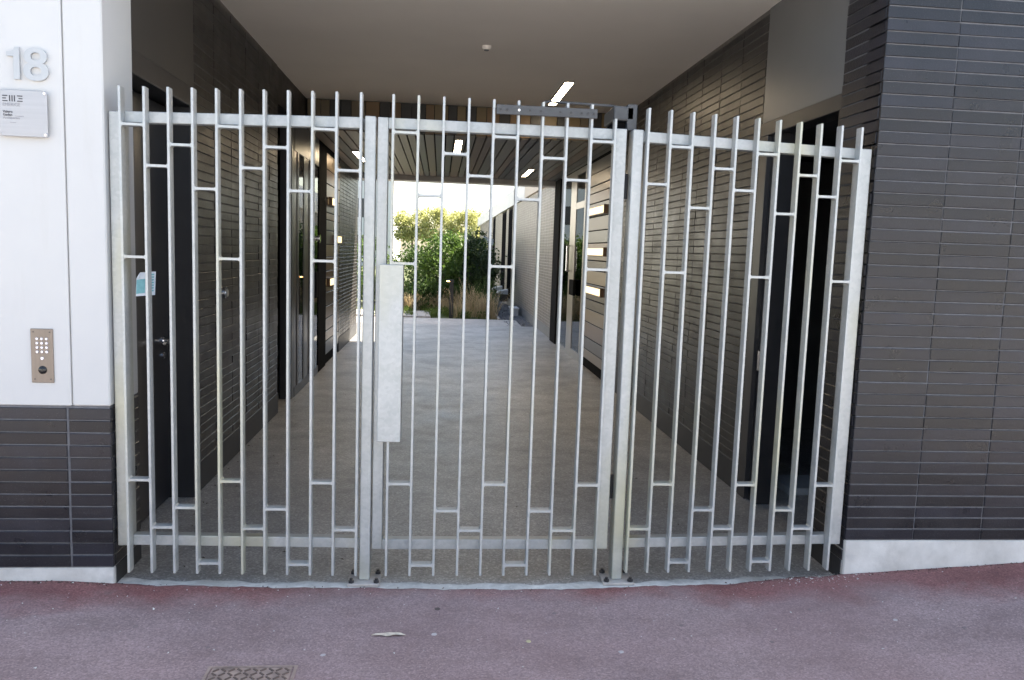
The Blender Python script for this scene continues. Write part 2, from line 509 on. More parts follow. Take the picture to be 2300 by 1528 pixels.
# ------------------------------------------------------------------ main building
bld = thing('apartment_building', 'apartment building with smooth pale soffit spanning the gated passage', 'building', (0, 0.2, 3.27))
bld.location = (0, 0, 0)
box('ceiling', CEIL, bld, -2.6, 2.6, 0.03, 5.62, H, H+0.1)
box('upper_wall', PANEL_DK, bld, -20, 24, 0.06, 11.3, H+0.102, 3.95)
box('side_wall', PANEL_DK, bld, -20, -3.9, 0.3, 11.3, -0.1, H+0.1)
box('side_wall', PANEL_DK, bld, 4.6, 24, 0.3, 11.3, -0.1, H+0.1)
box('lintel', BRICK, bld, -1.69, 1.88, 0.012, 0.058, H+0.0, H+0.6)
box('back_ceiling', BLACK, bld, -2.6, 2.6, 5.78, 11.28, 3.02, 3.1)
box('beam', simple('beam_paint', (0.5, 0.49, 0.48), 0.6, var=0.05), bld, -2.6, XR+0.15, 10.95, 11.32, 2.845, 3.32)

# ------------------------------------------------------------------ left facade
lw = thing('rendered_wall', 'white rendered facade wall with a dark brick base beside the gate', 'wall', (-2.2, 0, 0))
lw.location = (0, 0, 0)
box('render_panel', WHITE, lw, -8, -1.870, 0.0, 0.3, 0.862, 8, 0.003)
box('corner_column', WHITE, lw, -1.8655, JL, 0.0, 0.345, 0.862, 8, 0.006)
box('joint_strip', simple('joint_filler', (0.35, 0.34, 0.32), 0.7), lw, -1.8698, -1.8657, 0.010, 0.28, 0.862, 8)
box('mortar', MORTAR, lw, -8, JL-0.006, 0.006, 0.34, 0.09, 0.861)
for a, b in ((-1.885, -1.7015),):
    pass
cols = [(-1.884, JL)] + [(-1.895-0.3675*(i+1)+0.005, -1.895-0.3675*i) for i in range(3)]
brick_field(lw, (0, 0), (1, 0), (0, -1), cols, 0.096, 0.862, BRICK, 300)
more = MB()
for i in range(3, 16):
    for j in range(13):
        add_brick_to(more, (0, 0), (1, 0), (0, -1), -1.895-0.3675*(i+1)+0.005, -1.895-0.3675*i, 0.096+j*PITCH)
tag(more.obj('brickwork', BRICK, lw), kind='stuff')
# return of the corner: normal +x, u = +y
brick_field(lw, (JL, 0), (0, 1), (1, 0), [(0.024, 0.345)], 0.096, 0.862, BRICK, 300)
bk = box('base_kerb', WHITE_OLD, lw, -8, JL-0.002, 0.004, 0.3, -0.05, 0.090, 0.006)
box('base_return', PLINTH_DK, lw, JL-0.004, JL, 0.03, 0.345, -0.02, 0.09)

# ------------------------------------------------------------------ right facade
rw = thing('brick_facade', 'dark glazed brick facade on a white plinth beside the open doorway', 'wall', (0, 0, 0))
FYR = 0.01
box('mortar', MORTAR, rw, JR+0.006, 8, FYR+0.0055, 0.19, 0.22, 6.5)
cols = [(JR+0.3675*i, JR+0.3675*(i+1)-0.005) for i in range(3)]
brick_field(rw, (0, FYR), (1, 0), (0, -1), cols, 0.226, 3.1, BRICK, 300)
more = MB()
for i in range(14):
    for j in range(106):
        if i < 3 and j < 49: continue
        add_brick_to(more, (0, FYR), (1, 0), (0, -1), JR+0.3675*i, JR+0.3675*(i+1)-0.005, 0.226+j*PITCH)
tag(more.obj('brickwork', BRICK, rw), kind='stuff')
box('return_mortar', MORTAR, rw, JR+0.006, JR+0.2, FYR+0.02, 0.41, 0.10, H-0.002)
# return: normal -x, u = -y ; start at y=.41
brick_field(rw, (JR, 0.412), (0, -1), (-1, 0), [(0.0, 0.380)], 0.1085, H, BRICK, 300)
box('plinth', WHITE_OLD, rw, JR+0.003, 8, FYR+0.002, 0.19, -0.05, 0.220, 0.006)
box('return_base', PLINTH_DK, rw, JR, JR+0.004, FYR+0.03, 0.42, -0.05, 0.105)

# ------------------------------------------------------------------ left passage wall
pl = thing('passage_brick_wall', 'dark brick wall with a recessed door along the shaded left side of the passage', 'wall')
# recess with door
box('door_header_panel', PANEL_LF, pl, XL-0.2, XL, 0.347, 1.45, 2.56, H)
h = box('header_frame', FRAME_DK, pl, XL-0.17, XL+0.012, 0.347, 1.45, 2.44, 2.557, 0.004)
box('near_jamb', FRAME_DK, pl, XL-0.17, XL-0.002, 0.347, 0.40, 0, 2.44)
box('far_jamb', FRAME_DK, pl, XL-0.17, XL+0.006, 1.35, 1.45, 0, 2.44, 0.004)
d = box('door', DOOR_DK, pl, XL-0.19, XL-0.14, 0.402, 1.349, 0.01, 2.43, 0.003)
hm = MB().cyl((XL-0.14, 1.24, 1.02), (XL-0.085, 1.24, 1.02), 0.012).cyl((XL-0.085, 1.25, 1.02), (XL-0.085, 1.11, 1.02), 0.010)
hm.cyl((XL-0.14, 1.24, 1.02), (XL-0.132, 1.24, 1.02), 0.027, 14)
hm.obj('handle', CHROME, d)
MB().cyl((XL-0.14, 1.24, 0.93), (XL-0.130, 1.24, 0.93), 0.02, 14).obj('lock', CHROME, d)
box('backing', BLACK, pl, XL-0.4, XL-0.2, 0.347, 1.45, 0, H)
box('mortar', MORTAR_IN, pl, XL-0.2, XL-0.006, 1.452, 4.0, 0.2, H)
cols = [(1.455+0.437*i, 1.455+0.437*(i+1)-0.005) for i in range(5)] + [(1.455+0.437*5, 3.995)]
brick_field(pl, (XL, 0), (0, 1), (1, 0), cols, 0.206, H, BRICK_IN, 300, order=lambda c: c[0])
box('skirting', PLINTH_DK, pl, XL-0.2, XL+0.004, 1.452, 4.003, 0.0, 0.2, 0.004)
box('alcove_end', FRAME_DK, pl, XL-0.6, XL-0.01, 4.004, 4.03, 0, 2.9)
box('alcove_head', BRICK_IN, pl, XL-0.4, XL-0.012, 4.004, 5.66, 2.935, H)
box('alcove_back', BLACK, pl, XL-0.65, XL-0.55, 4.03, 4.7, 0, 2.93)

# ------------------------------------------------------------------ left entrance joinery
le = thing('entrance_door', 'dark metal and glass entrance doors reflecting daylight in left wall', 'door')
box('post', FRAME_DK, le, XL-0.12, XL+0.002, 4.70, 4.86, 0, 2.93, 0.003)
box('post', FRAME_DK, le, XL-0.10, XL+0.004, 5.02, 5.12, 0, 2.93, 0.003)
bronze = simple('bronze_metal_leaf', (0.10, 0.088, 0.078), 0.28, metal=0.6, var=0.1, scale=4)
box('metal_leaf', bronze, le, XL-0.08, XL-0.003, 4.862, 5.018, 0.05, 2.9)
box('glass_pane', GLASS, le, XL-0.010, XL-0.002, 5.12, 5.42, 0.1, 2.6)
box('post', FRAME_DK, le, XL-0.10, XL+0.004, 5.42, 5.52, 0, 2.93, 0.003)
box('metal_leaf', bronze, le, XL-0.07, XL-0.003, 5.522, 5.80, 0.05, 2.9)
box('post', FRAME_DK, le, XL-0.10, XL+0.004, 5.80, 5.90, 0, 2.93, 0.003)
box('glass_pane', GLASS, le, XL-0.010, XL-0.002, 5.90, 6.52, 0.1, 2.6)
box('copper_panel', PLK[0], le, XL-0.025, XL-0.012, 6.16, 6.5, 0.62, 1.72)
box('top_rail', FRAME_DK, le, XL-0.10, XL+0.005, 4.86, 6.52, 2.6, 2.93)
box('bottom_rail', FRAME_DK, le, XL-0.10, XL+0.005, 4.86, 6.52, 0, 0.1)
kb = MB().cyl((XL-0.03, 6.22, 1.71), (XL+0.05, 6.22, 1.71), 0.03, 12).cyl((XL+0.05, 6.22, 1.71), (XL+0.07, 6.22, 1.71), 0.05, 12)
kb.obj('door_knob', CHROME, le)
box('reader', BLACK, le, XL-0.03, XL+0.03, 6.2, 6.34, 0.98, 1.3, 0.004)
box('dark_post', BLACK, le, XL-0.12, XL+0.008, 6.52, 7.18, 0, 2.93, 0.004)
box('lobby', ROOM, le, XL-1.9, XL-1.8, 4.0, 7.2, 0, 3.0)
box('lobby_floor', FLOOR, le, XL-1.9, XL-0.1, 4.7, 7.2, -0.05, 0.004)
box('lobby_end', ROOM, le, XL-1.9, XL-0.13, 7.15, 7.2, 0, 3.0)
box('lobby_end', ROOM, le, XL-1.9, XL-0.66, 3.98, 4.02, 0, 3.0)

# ------------------------------------------------------------------ cladding walls
def cladding(name, label, x, nx, y0, y1, seed):
    rnd = random.Random(seed)
    t = thing(name, label, 'cladding')
    z = 0.14
    xi = x-nx*0.002
    box('backing', BLACK, t, min(xi-nx*0.08, xi-nx*0.012), max(xi-nx*0.08, xi-nx*0.012), y0, y1, 0.0, 2.95)
    k = 0
    while z < 2.85:
        hh = rnd.choice((0.10, 0.14, 0.17, 0.19, 0.22))
        hh = min(hh, 2.92-z)
        d = rnd.uniform(0, 0.003)
        o = box('plank', rnd.choice(PLK), t, min(xi-nx*(0.012+0.0), xi+nx*d), max(xi-nx*0.012, xi+nx*d), y0, y1, z, z+hh-0.013, 0.002)
        z += hh; k += 1
    return t
cladding('cladding_wall', 'coppery horizontal plank cladding with glowing slots on the right beyond the gate', XR, -1, 5.95, 7.95, 3)
cladding('cladding_wall', 'bronze horizontal plank cladding with glowing slots on the left before the far brickwork', XL, 1, 7.2, 8.62, 9)
def wall_light(x, nx, y0, y1, z, label):
    t = thing('wall_light', label, 'light', (x, (y0+y1)/2, z), 'slot lights in the plank cladding')
    yc = (y1-y0)/2
    a, b = sorted((nx*0.002, nx*0.05))
    hb = 0.046
    fr = MB()
    fr.box(a, b, -yc, yc, -hb-0.012, -hb).box(a, b, -yc, yc, hb, hb+0.012).box(a, b, -yc-0.03, -yc, -hb-0.012, hb+0.012).box(a, b, yc, yc+0.03, -hb-0.012, hb+0.012)
    fr.obj('frame', PLK[0], t)
    a, b = sorted((nx*0.003, nx*0.044))
    MB().box(a, b, -yc+0.001, yc-0.001, -hb+0.001, hb-0.001).obj('diffuser', LAMP2, t)
wall_light(XR, -1, 6.42, 7.68, 2.215, 'upper glowing slot light on the right plank wall')
wall_light(XR, -1, 6.34, 7.55, 1.665, 'middle glowing slot light on the right plank wall')
wall_light(XR, -1, 6.42, 7.68, 1.135, 'lower glowing slot light on the right plank wall')
wall_light(XL, 1, 7.45, 8.02, 2.23, 'upper glowing slot light on the left plank wall')
wall_light(XL, 1, 7.95, 8.55, 1.72, 'middle glowing slot light on the left plank wall')
wall_light(XL, 1, 7.28, 7.82, 1.13, 'lower glowing slot light on the left plank wall')

# ------------------------------------------------------------------ far left brick wall
fb = thing('far_brick_wall', 'dark brick wall at the far left end of the passage', 'wall')
box('mortar', MORTAR_IN, fb, XL-0.25, XL-0.006, 8.64, 11.3, 0.22, 3.0)
m = MB()
for i in range(6):
    for j in range(46):
        a = 8.645+0.443*i
        add_brick_to(m, (XL-random.uniform(0, 0.0015), 0), (0, 1), (1, 0), a, a+0.435, 0.226+j*PITCH)
tag(m.obj('brickwork', BRICK_IN, fb), kind='stuff')
box('skirting', PLINTH_DK, fb, XL-0.25, XL+0.004, 8.64, 11.3, 0, 0.22)

# ------------------------------------------------------------------ right passage wall
pr = thing('passage_brick_wall', 'dark brick wall with an open doorway along the right side of the passage', 'wall')
box('smooth_panel', PANEL_DK, pr, XR, XR+0.15, 0.415, 1.50, 2.53, H)
box('header_frame', FRAME_DK, pr, XR-0.010, XR+0.12, 0.415, 1.50, 2.44, 2.528, 0.004)
box('near_jamb', FRAME_DK, pr, XR-0.004, XR+0.12, 0.415, 0.455, 0, 2.44, 0.003)
fj = box('far_jamb', FRAME_DK, pr, XR-0.008, XR+0.06, 1.38, 1.50, 0, 2.44, 0.003)
box('inner_jamb', FRAME_DK, pr, XR+0.02, XR+0.14, 1.26, 1.379, 0, 2.44, 0.003)
st = MB().box(XR+0.004, XR+0.018, 1.30, 1.335, 0.90, 1.03)
st.obj('strike_plate', CHROME, fj)
box('mortar', MORTAR_IN, pr, XR+0.006, XR+0.14, 1.503, 5.93, 0.2, H)
cols = [(-(1.506+0.437*(i+1)-0.005), -(1.506+0.437*i)) for i in range(10)]
brick_field(pr, (XR, 0), (0, -1), (-1, 0), cols, 0.206, H, BRICK_IN, 300, order=lambda c: c[0])
box('skirting', PLINTH_DK, pr, XR-0.004, XR+0.14, 1.503, 5.93, 0.0, 0.2, 0.004)
# room behind the doorway
box('room_wall', ROOM, pr, 4.2, 4.25, 0.2, 4.0, 0, 2.6)
box('room_wall', ROOM, pr, XR+0.15, 4.2, 3.6, 3.7, 0, 2.6)
box('room_wall', ROOM, pr, XR+0.15, 4.2, 0.2, 0.28, 0, 2.6)
box('room_ceiling', ROOM, pr, XR+0.15, 4.2, 0.28, 3.6, 2.56, 2.62)
tag(box('room_floor', FLOOR, None, 2.61, 4.2, 0.28, 3.6, -0.1, -0.002), kind='structure')
stp = thing('floor_step', 'grey low slab lying on the floor inside the open doorway', 'step')
o = box('slab', simple('grey_blue_paint', (0.42, 0.46, 0.50), 0.5), stp, 2.26, 2.56, 1.46, 1.80, 0.001, 0.055, 0.004)
bag = MB()
o = thing('paper_scrap', 'small crumpled pale paper in the dark doorway near the far jamb', 'paper', (2.62, 1.62, 0.13))
for i in range(14):
    a = Vector((random.uniform(-.03, .03), random.uniform(-.03, .03), random.uniform(-.07, .07)))
    b = a+Vector((random.uniform(-.05, .05), random.uniform(-.05, .05), random.uniform(-.05, .05)))
    c = a+Vector((random.uniform(-.05, .05), random.uniform(-.05, .05), random.uniform(-.05, .05)))
    bag.tri(a, b, c)
bag.box(-0.03, 0.03, -0.02, 0.02, -0.13, -0.05)
bag.obj('sheet', WHITE, o)

# ------------------------------------------------------------------ right glass entrance
rg = thing('entrance_door', 'steel framed glass entrance door reflecting the garden on the right', 'door')
ST2 = simple('satin_steel_frame', (0.33, 0.31, 0.29), 0.3, metal=0.7, var=0.08, scale=5)
box('frame_post', ST2, rg, XR-0.004, XR+0.08, 7.96, 8.06, 0, 2.93, 0.003)
box('frame_post', ST2, rg, XR-0.006, XR+0.08, 8.78, 9.30, 0, 2.93, 0.003)
box('frame_post', ST2, rg, XR-0.004, XR+0.08, 10.25, 10.34, 0, 2.93, 0.003)
box('top_rail', ST2, rg, XR-0.005, XR+0.075, 8.06, 8.78, 2.32, 2.42)
box('bottom_rail', ST2, rg, XR-0.005, XR+0.075, 8.06, 8.78, 0.0, 0.12)
box('head_rail', ST2, rg, XR-0.005, XR+0.075, 8.06, 10.25, 2.85, 2.93)
box('sill_rail', ST2, rg, XR-0.005, XR+0.075, 9.30, 10.25, 0.0, 0.05)
box('glass_pane', GLASS, rg, XR+0.002, XR+0.010, 8.06, 8.78, 0.12, 2.32)
box('fanlight_pane', GLASS, rg, XR+0.002, XR+0.010, 8.06, 8.78, 2.42, 2.85)
box('glass_pane', GLASS, rg, XR+0.002, XR+0.010, 9.30, 10.25, 0.05, 2.85)
box('reader', BLACK, rg, XR-0.06, XR-0.02, 8.45, 8.85, 0.98, 1.22, 0.004)
MB().tube([(XR-0.02, 9.1, 1.35), (XR-0.07, 9.1, 1.35), (XR-0.07, 9.1, 1.75), (XR-0.02, 9.1, 1.75)], 0.014).obj('handle', CHROME, rg)
box('dark_edge', BLACK, rg, XR-0.04, XR+0.1, 10.35, 11.0, 0, 2.93)
box('lobby_wall', ROOM, rg, XR+2.4, XR+2.5, 7.9, 11.0, 0, 3.0)
box('lobby_end', ROOM, rg, XR+0.12, XR+2.4, 10.9, 11.0, 0, 3.0)
box('lobby_end', ROOM, rg, XR+0.15, XR+2.4, 7.9, 7.955, 0, 3.0)
box('lobby_floor', FLOOR, rg, XR+0.1, XR+2.4, 7.96, 10.9, -0.05, 0.004)

# ------------------------------------------------------------------ fascia and slatted ceiling
fa = thing('fascia', 'band of ochre and dark vertical panels between smooth ceiling and slats', 'fascia')
box('backing', BLACK, fa, XL-0.05, XR+0.05, 5.66, 5.75, 2.96, H)
x = XL
rnd = random.Random(5)
seq = [2, 2, 3, 3, 2, 1, 3, 1, 3, 3, 1, 0, 3, 0, 3, 0, 1, 3, 1, 1, 3, 0, 3, 0, 2, 3, 0, 3]
i = 0
while x < XR-0.02:
    w = rnd.choice((0.10, 0.12, 0.15, 0.16))
    w = min(w, XR-x)
    box('fascia_panel', OCHRE[seq[i % len(seq)]], fa, x+0.004, x+w-0.004, 5.625+rnd.uniform(0, 0.012), 5.655, 2.945, H-0.003)
    x += w; i += 1
sl = thing('slatted_ceiling', 'ceiling of long grey and brown slats above the far half of the passage', 'ceiling')
x = XL+0.004
rnd = random.Random(11)
while x < XR-0.05:
    w = rnd.choice((0.10, 0.12, 0.13, 0.15))
    w = min(w, XR-x-0.004)
    box('slat', rnd.choice((SLT[0], SLT[1], SLT[0], SLT[2], SLT[1])), sl, x, x+w-0.018, 5.66, 10.94, 2.93+rnd.uniform(0, 0.004), 2.965)
    x += w
def ceiling_light(x0, x1, y0, y1, z, label, parts=True):
    t = thing('ceiling_light', label, 'light', ((x0+x1)/2, (y0+y1)/2, z), 'linear ceiling lights')
    a = (x1-x0)/2; b = (y1-y0)/2
    fr = MB().box(-a-0.006, -a, -b-0.006, b+0.006, -0.008, 0.02).box(a, a+0.006, -b-0.006, b+0.006, -0.008, 0.02).box(-a, a, -b-0.006, -b, -0.008, 0.02).box(-a, a, b, b+0.006, -0.008, 0.02)
    fr.obj('frame', simple('lamp_trim', (0.35, 0.33, 0.3), 0.5), t)
    MB().box(-a+0.0005, a-0.0005, -b+0.0005, b-0.0005, -0.005, 0.012).obj('diffuser', LAMP, t)
ceiling_light(0.944, 1.024, 4.0, 5.2, H-0.012, 'linear ceiling light set in the smooth pale ceiling')
ceiling_light(-0.055, 0.022, 5.86, 7.07, 2.918, 'linear ceiling light in the slats above the middle of the gate')
ceiling_light(1.15, 1.222, 8.86, 10.03, 2.918, 'linear ceiling light in the slats near the right glass door')
ceiling_light(-1.43, -1.36, 7.47, 8.69, 2.918, 'linear ceiling light in the slats beside the left plank wall')
sd = thing('smoke_detector', 'small round detector on the smooth pale ceiling', 'detector', (0.127, 2.88, H))
MB().cyl((0, 0, -0.03), (0, 0, -0.001), 0.034, 20, 0.04).obj('housing', CEIL, sd)
MB().cyl((0, 0, -0.037), (0, 0, -0.031), 0.018, 14, 0.02).obj('sensor', PANEL_DK, sd)

# ------------------------------------------------------------------ gate and side panels
def barmesh():
    o = MB().box(-0.0055, 0.0055, -0.014, 0.036, 0, 1).obj('bar', G)
    me = o.data
    bpy.data.objects.remove(o)
    bm = bmesh.new(); bm.from_mesh(me)
    ed = [e for e in bm.edges if abs(e.verts[0].co.z-e.verts[1].co.z) > 0.5]
    bmesh.ops.bevel(bm, geom=ed, offset=0.0014, segments=2, affect='EDGES', profile=0.5)
    bm.to_mesh(me); bm.free()
    return me
BAR = barmesh()
def fit(pts):
    n = len(pts); sx = sum(p[0] for p in pts); sy = sum(p[1] for p in pts)
    sxx = sum(p[0]**2 for p in pts); sxy = sum(p[0]*p[1] for p in pts)
    b = (n*sxy-sx*sy)/(n*sxx-sx*sx); return (sy-b*sx)/n, b
ZA = dict(a=(2.145, 1.555, 0.512), b=(1.965, 0.284), c=(2.06, 0.381), d=(1.868, 0.110))
def rail(name, parent, x0, x1, z0a, z1a, hgt, y0=0.036, y1=0.086):
    m = MB()
    m.v = [(x0, y0, z0a-hgt), (x1, y0, z1a-hgt), (x1, y1, z1a-hgt), (x0, y1, z0a-hgt), (x0, y0, z0a), (x1, y0, z1a), (x1, y1, z1a), (x0, y1, z0a)]
    for q in ((0, 3, 2, 1), (4, 5, 6, 7), (0, 1, 5, 4), (1, 2, 6, 5), (2, 3, 7, 6), (3, 0, 4, 7)):
        m.f.append(q); m.mi.append(0)
    return bevel(m.obj(name, G, parent), 0.0035, 2)
def panel(t, xs, zt, zb, seq, sp, skip_top=None):
    a0, b0 = fit(list(zip(xs, zt))); a1, b1 = fit(list(zip(xs, zb)))
    for i, x in enumerate(xs):
        top = a0+b0*x; bot = a1+b1*x
        if skip_top is not None and i == skip_top[0]: top = skip_top[1]
        inst('bar', BAR, t, (x, 0, bot), (0, 0, random.uniform(-0.01, 0.01)), (1, 1, top-bot))
    for i in range(len(xs)-1):
        for z in ZA[seq[i % len(seq)]]:
            xa, xb = xs[i]+0.0045, xs[i+1]-0.0045
            # follow the slight slope of the panel
            zc = z + ((a0+b0*(xa+xb)/2)-2.31)*(z/2.3) + ((a1+b1*(xa+xb)/2)-0.06)*(1-z/2.3)
            wd = MB().box(xa, xb, -0.012, 0.034, zc-0.0055, zc+0.0055)
            for (x0, sgn) in ((xa+0.001, 1), (xb-0.001, -1)):
                for s2 in (1, -1):
                    z0 = zc+s2*0.0045
                    y0, y1 = -0.010, 0.032
                    p = [(x0, y0, z0), (x0+sgn*0.008, y0, z0), (x0, y0, z0+s2*0.008), (x0, y1, z0), (x0+sgn*0.008, y1, z0), (x0, y1, z0+s2*0.008)]
                    wd.tri(p[0], p[1], p[2]); wd.quad(p[1], p[2], p[5], p[4]); wd.tri(p[3], p[4], p[5])
            wd.obj('rung', G, t)
    return a0, b0, a1, b1

LXS = [-1.628, -1.524, -1.421, -1.317, -1.213, -1.109, -1.006, -0.9, -0.793, -0.686, -0.577]
LZT = [2.296, 2.302, 2.305, 2.306, 2.308, 2.311, 2.312, 2.314, 2.317, 2.321, 2.324]
LZB = [0.072, 0.071, 0.069, 0.066, 0.064, 0.061, 0.058, 0.058, 0.055, 0.053, 0.052]
lp = thing('fence_panel', 'galvanised fixed fence panel left of the gate against the white wall', 'fence panel', group='galvanised fence panels flanking the gate')
panel(lp, LXS, LZT, LZB, 'abcd', 0.104)
box('wall_stile', G, lp, JL+0.006, -1.625, 0.036, 0.086, 0.185, 2.196, 0.003)
rail('top_rail', lp, -1.6245, -0.5715, 2.198, 2.222, 0.050)
rail('bottom_rail', lp, -1.6245, -0.5625, 0.238, 0.222, 0.050)
pp = box('post', G, lp, -0.562, -0.512, 0.020, 0.086, 0.017, 2.226, 0.0035)
rail('stile_cap', lp, -0.571, -0.512, 2.222, 2.224, 0.05, 0.0865, 0.09)
PLATE = simple('weathered_plate', (0.43, 0.40, 0.375), 0.5, metal=0.2, var=0.2, scale=18)
def base_plate(t, xc, yc):
    bp = box('base_plate', PLATE, t, xc-0.078, xc+0.078, yc-0.075, yc+0.075, 0.0035, 0.0165, 0.002)
    for dx in (-0.06, 0.06):
        for dy in (-0.055, 0.055):
            m = MB().cyl((xc+dx, yc+dy, 0.016), (xc+dx, yc+dy, 0.028), 0.014, 6).cyl((xc+dx, yc+dy, 0.028), (xc+dx, yc+dy, 0.038), 0.008, 8)
            m.obj('bolt', FRAME_DK, bp)
base_plate(lp, -0.537, 0.045)

CXS = [-0.432, -0.318, -0.203, -0.088, 0.026, 0.140, 0.254, 0.368, 0.483, 0.596]
CZT = [2.322]*10
CZB = [0.05]*10
ga = thing('gate', 'galvanised hinged gate leaf with a tall flat lock box', 'gate')
panel(ga, CXS, CZT, CZB, 'adcb', 0.114, (9, 2.262))
box('lock_stile', G, ga, -0.505, -0.455, 0.036, 0.086, 0.166, 2.226, 0.003)
box('hinge_stile', G, ga, 0.610, 0.662, 0.036, 0.086, 0.166, 2.226, 0.003)
rail('top_rail', ga, -0.4545, 0.6095, 2.2255, 2.2235, 0.050)
rail('bottom_rail', ga, -0.4545, 0.6095, 0.215, 0.215, 0.050)
lb = box('lock_box', G, ga, -0.484, -0.374, -0.020, 0.10, 0.714, 1.553, 0.003)
MB().cyl((0.675, 0.070, 0.42), (0.675, 0.070, 0.54), 0.010, 10).obj('hinge', FRAME_DK, ga)
MB().cyl((0.675, 0.070, 1.90), (0.675, 0.070, 2.02), 0.010, 10).obj('hinge', FRAME_DK, ga)
MB().tube([(-0.47, 0.09, 1.02), (-0.47, 0.15, 1.02), (-0.40, 0.15, 1.02)], 0.009).obj('handle', STEEL, lb)

RXS = [0.754, 0.860, 0.967, 1.073, 1.179, 1.285, 1.390, 1.493, 1.594, 1.697, 1.797]
RZT = [2.321, 2.314, 2.311, 2.305, 2.302, 2.299, 2.296, 2.290, 2.287, 2.283, 2.28]
RZB = [0.063, 0.063, 0.062, 0.062, 0.064, 0.066, 0.066, 0.068, 0.07, 0.069, 0.074]
rp = thing('fence_panel', 'galvanised fixed fence panel right of the gate against the dark brick', 'fence panel', group='galvanised fence panels flanking the gate')
panel(rp, RXS, RZT, RZB, 'badc', 0.105)
box('post', G, rp, 0.687, 0.737, 0.012, 0.100, 0.017, 2.222, 0.0035)
rail('top_rail', rp, 0.7375, 1.812, 2.219, 2.186, 0.050)
rail('bottom_rail', rp, 0.7375, 1.812, 0.222, 0.242, 0.050)
box('wall_stile', G, rp, 1.8125, JR-0.012, 0.036, 0.086, 0.190, 2.186, 0.003)
base_plate(rp, 0.716, 0.045)

# gate closer
gc = thing('gate_closer', 'dark grey arm closer bolted across the top of the gate', 'gate closer')
tr = box('track_plate', CLOSER, gc, 0.036, 0.505, -0.024, -0.0145, 2.256, 2.299, 0.002)
for xx in (0.055, 0.085, 0.14, 0.19, 0.24, 0.33, 0.38, 0.43, 0.46, 0.487):
    MB().cyl((xx, -0.027, 2.277), (xx, -0.0235, 2.277), 0.006, 10).obj('screw', FRAME_DK if xx not in (0.14,) else CHROME, tr)
arm = MB().tube([(0.262, 0.05, 2.285), (0.262, 0.05, 2.325), (0.275, 0.052, 2.334), (0.31, 0.055, 2.336), (0.40, 0.07, 2.337), (0.60, 0.12, 2.343), (0.655, 0.16, 2.345)], 0.006, 8)
arm.obj('arm', CLOSER, gc)
bevel(MB().box(0.60, 0.70, 0.06, 0.30, 2.268, 2.335).obj('body', CLOSER, gc), 0.008, 2)
bevel(MB().box(0.665, 0.712, 0.06, 0.098, 2.223, 2.345).obj('bracket', CLOSER, gc), 0.003, 1)
box('lower_body', BLACK, gc, 0.61, 0.69, 0.1005, 0.28, 2.232, 2.267, 0.004)

# leaflet tucked behind the second bar
lf = thing('leaflet', 'teal and white leaflet with a folded corner tucked behind a left bar', 'leaflet')
PAP = simple('white_paper', (0.52, 0.57, 0.63), 0.7, var=0.03)
TEAL = simple('teal_print', (0.16, 0.38, 0.42), 0.7, var=0.1, scale=60)
m = MB()
def LP(u_, v_, d=0.0):
    x0 = -1.592+0.084*u_+0.004*v_; z0 = 1.370+0.108*v_+0.008*u_
    return (x0, 0.040+0.006*math.sin(u_*2.5)+0.004*v_+d, z0)
for i in range(6):
    for j in range(8):
        if i == 0 and j >= 6: continue
        m.quad(LP(i/6, j/8), LP((i+1)/6, j/8), LP((i+1)/6, (j+1)/8), LP(i/6, (j+1)/8))
m.obj('sheet', PAP, lf)
m = MB()
m.quad(LP(0.02, 0.10, -0.001), LP(0.45, 0.12, -0.001), LP(0.45, 0.72, -0.001), LP(0.02, 0.70, -0.001))
for k in range(7):
    v0 = 0.16+0.115*k
    m.quad(LP(0.62, v0, -0.001), LP(0.92, v0, -0.001), LP(0.92, v0+0.07, -0.001), LP(0.62, v0+0.07, -0.001))
m.obj('print', TEAL, lf)
MB().tri(LP(0.0, 0.75, -0.002), LP(0.17, 0.75, -0.003), LP(0.17, 1.0, -0.002)).obj('folded_corner', PAP, lf)

# ------------------------------------------------------------------ number, plaque, keypad
def text(name, body, size, loc, mat, parent, extr=0.0, off=0.0, align='LEFT', sx=1.0):
    c = bpy.data.curves.new(name, 'FONT'); c.body = body; c.size = size
    c.extrude = extr; c.offset = off; c.align_x = align
    c.resolution_u = 6
    o = bpy.data.objects.new(name, c); link(o)
    dg = bpy.context.evaluated_depsgraph_get()
    me = bpy.data.meshes.new_from_object(o.evaluated_get(dg))
    bpy.data.objects.remove(o)
    me.materials.clear(); me.materials.append(mat)
    o2 = bpy.data.objects.new(name, me)
    o2.location = loc; o2.rotation_euler = (R(90), 0, 0); o2.scale = (sx, 1, 1)
    return link(o2, parent)
hn = thing('house_number', 'raised metal house number 18 on the white wall', 'house number')
m = MB()
# one
pts = [(0.022, 0), (0.047, 0), (0.047, 0.136), (0.028, 0.136), (0.024, 0.124), (0.014, 0.117), (-0.006, 0.115), (-0.006, 0.097), (0.022, 0.097)]
k = len(m.v); N = len(pts)
for (a, b) in pts: m.v.append((-2.088+a, -0.012, 2.304+b))
for (a, b) in pts: m.v.append((-2.088+a, 0.0, 2.304+b))
m.f.append(tuple(range(N))); m.mi.append(0)
for i in range(N):
    j = (i+1) % N; m.f.append((i, i+N, j+N, j)); m.mi.append(0)
m.obj('digit', NUMB, hn)
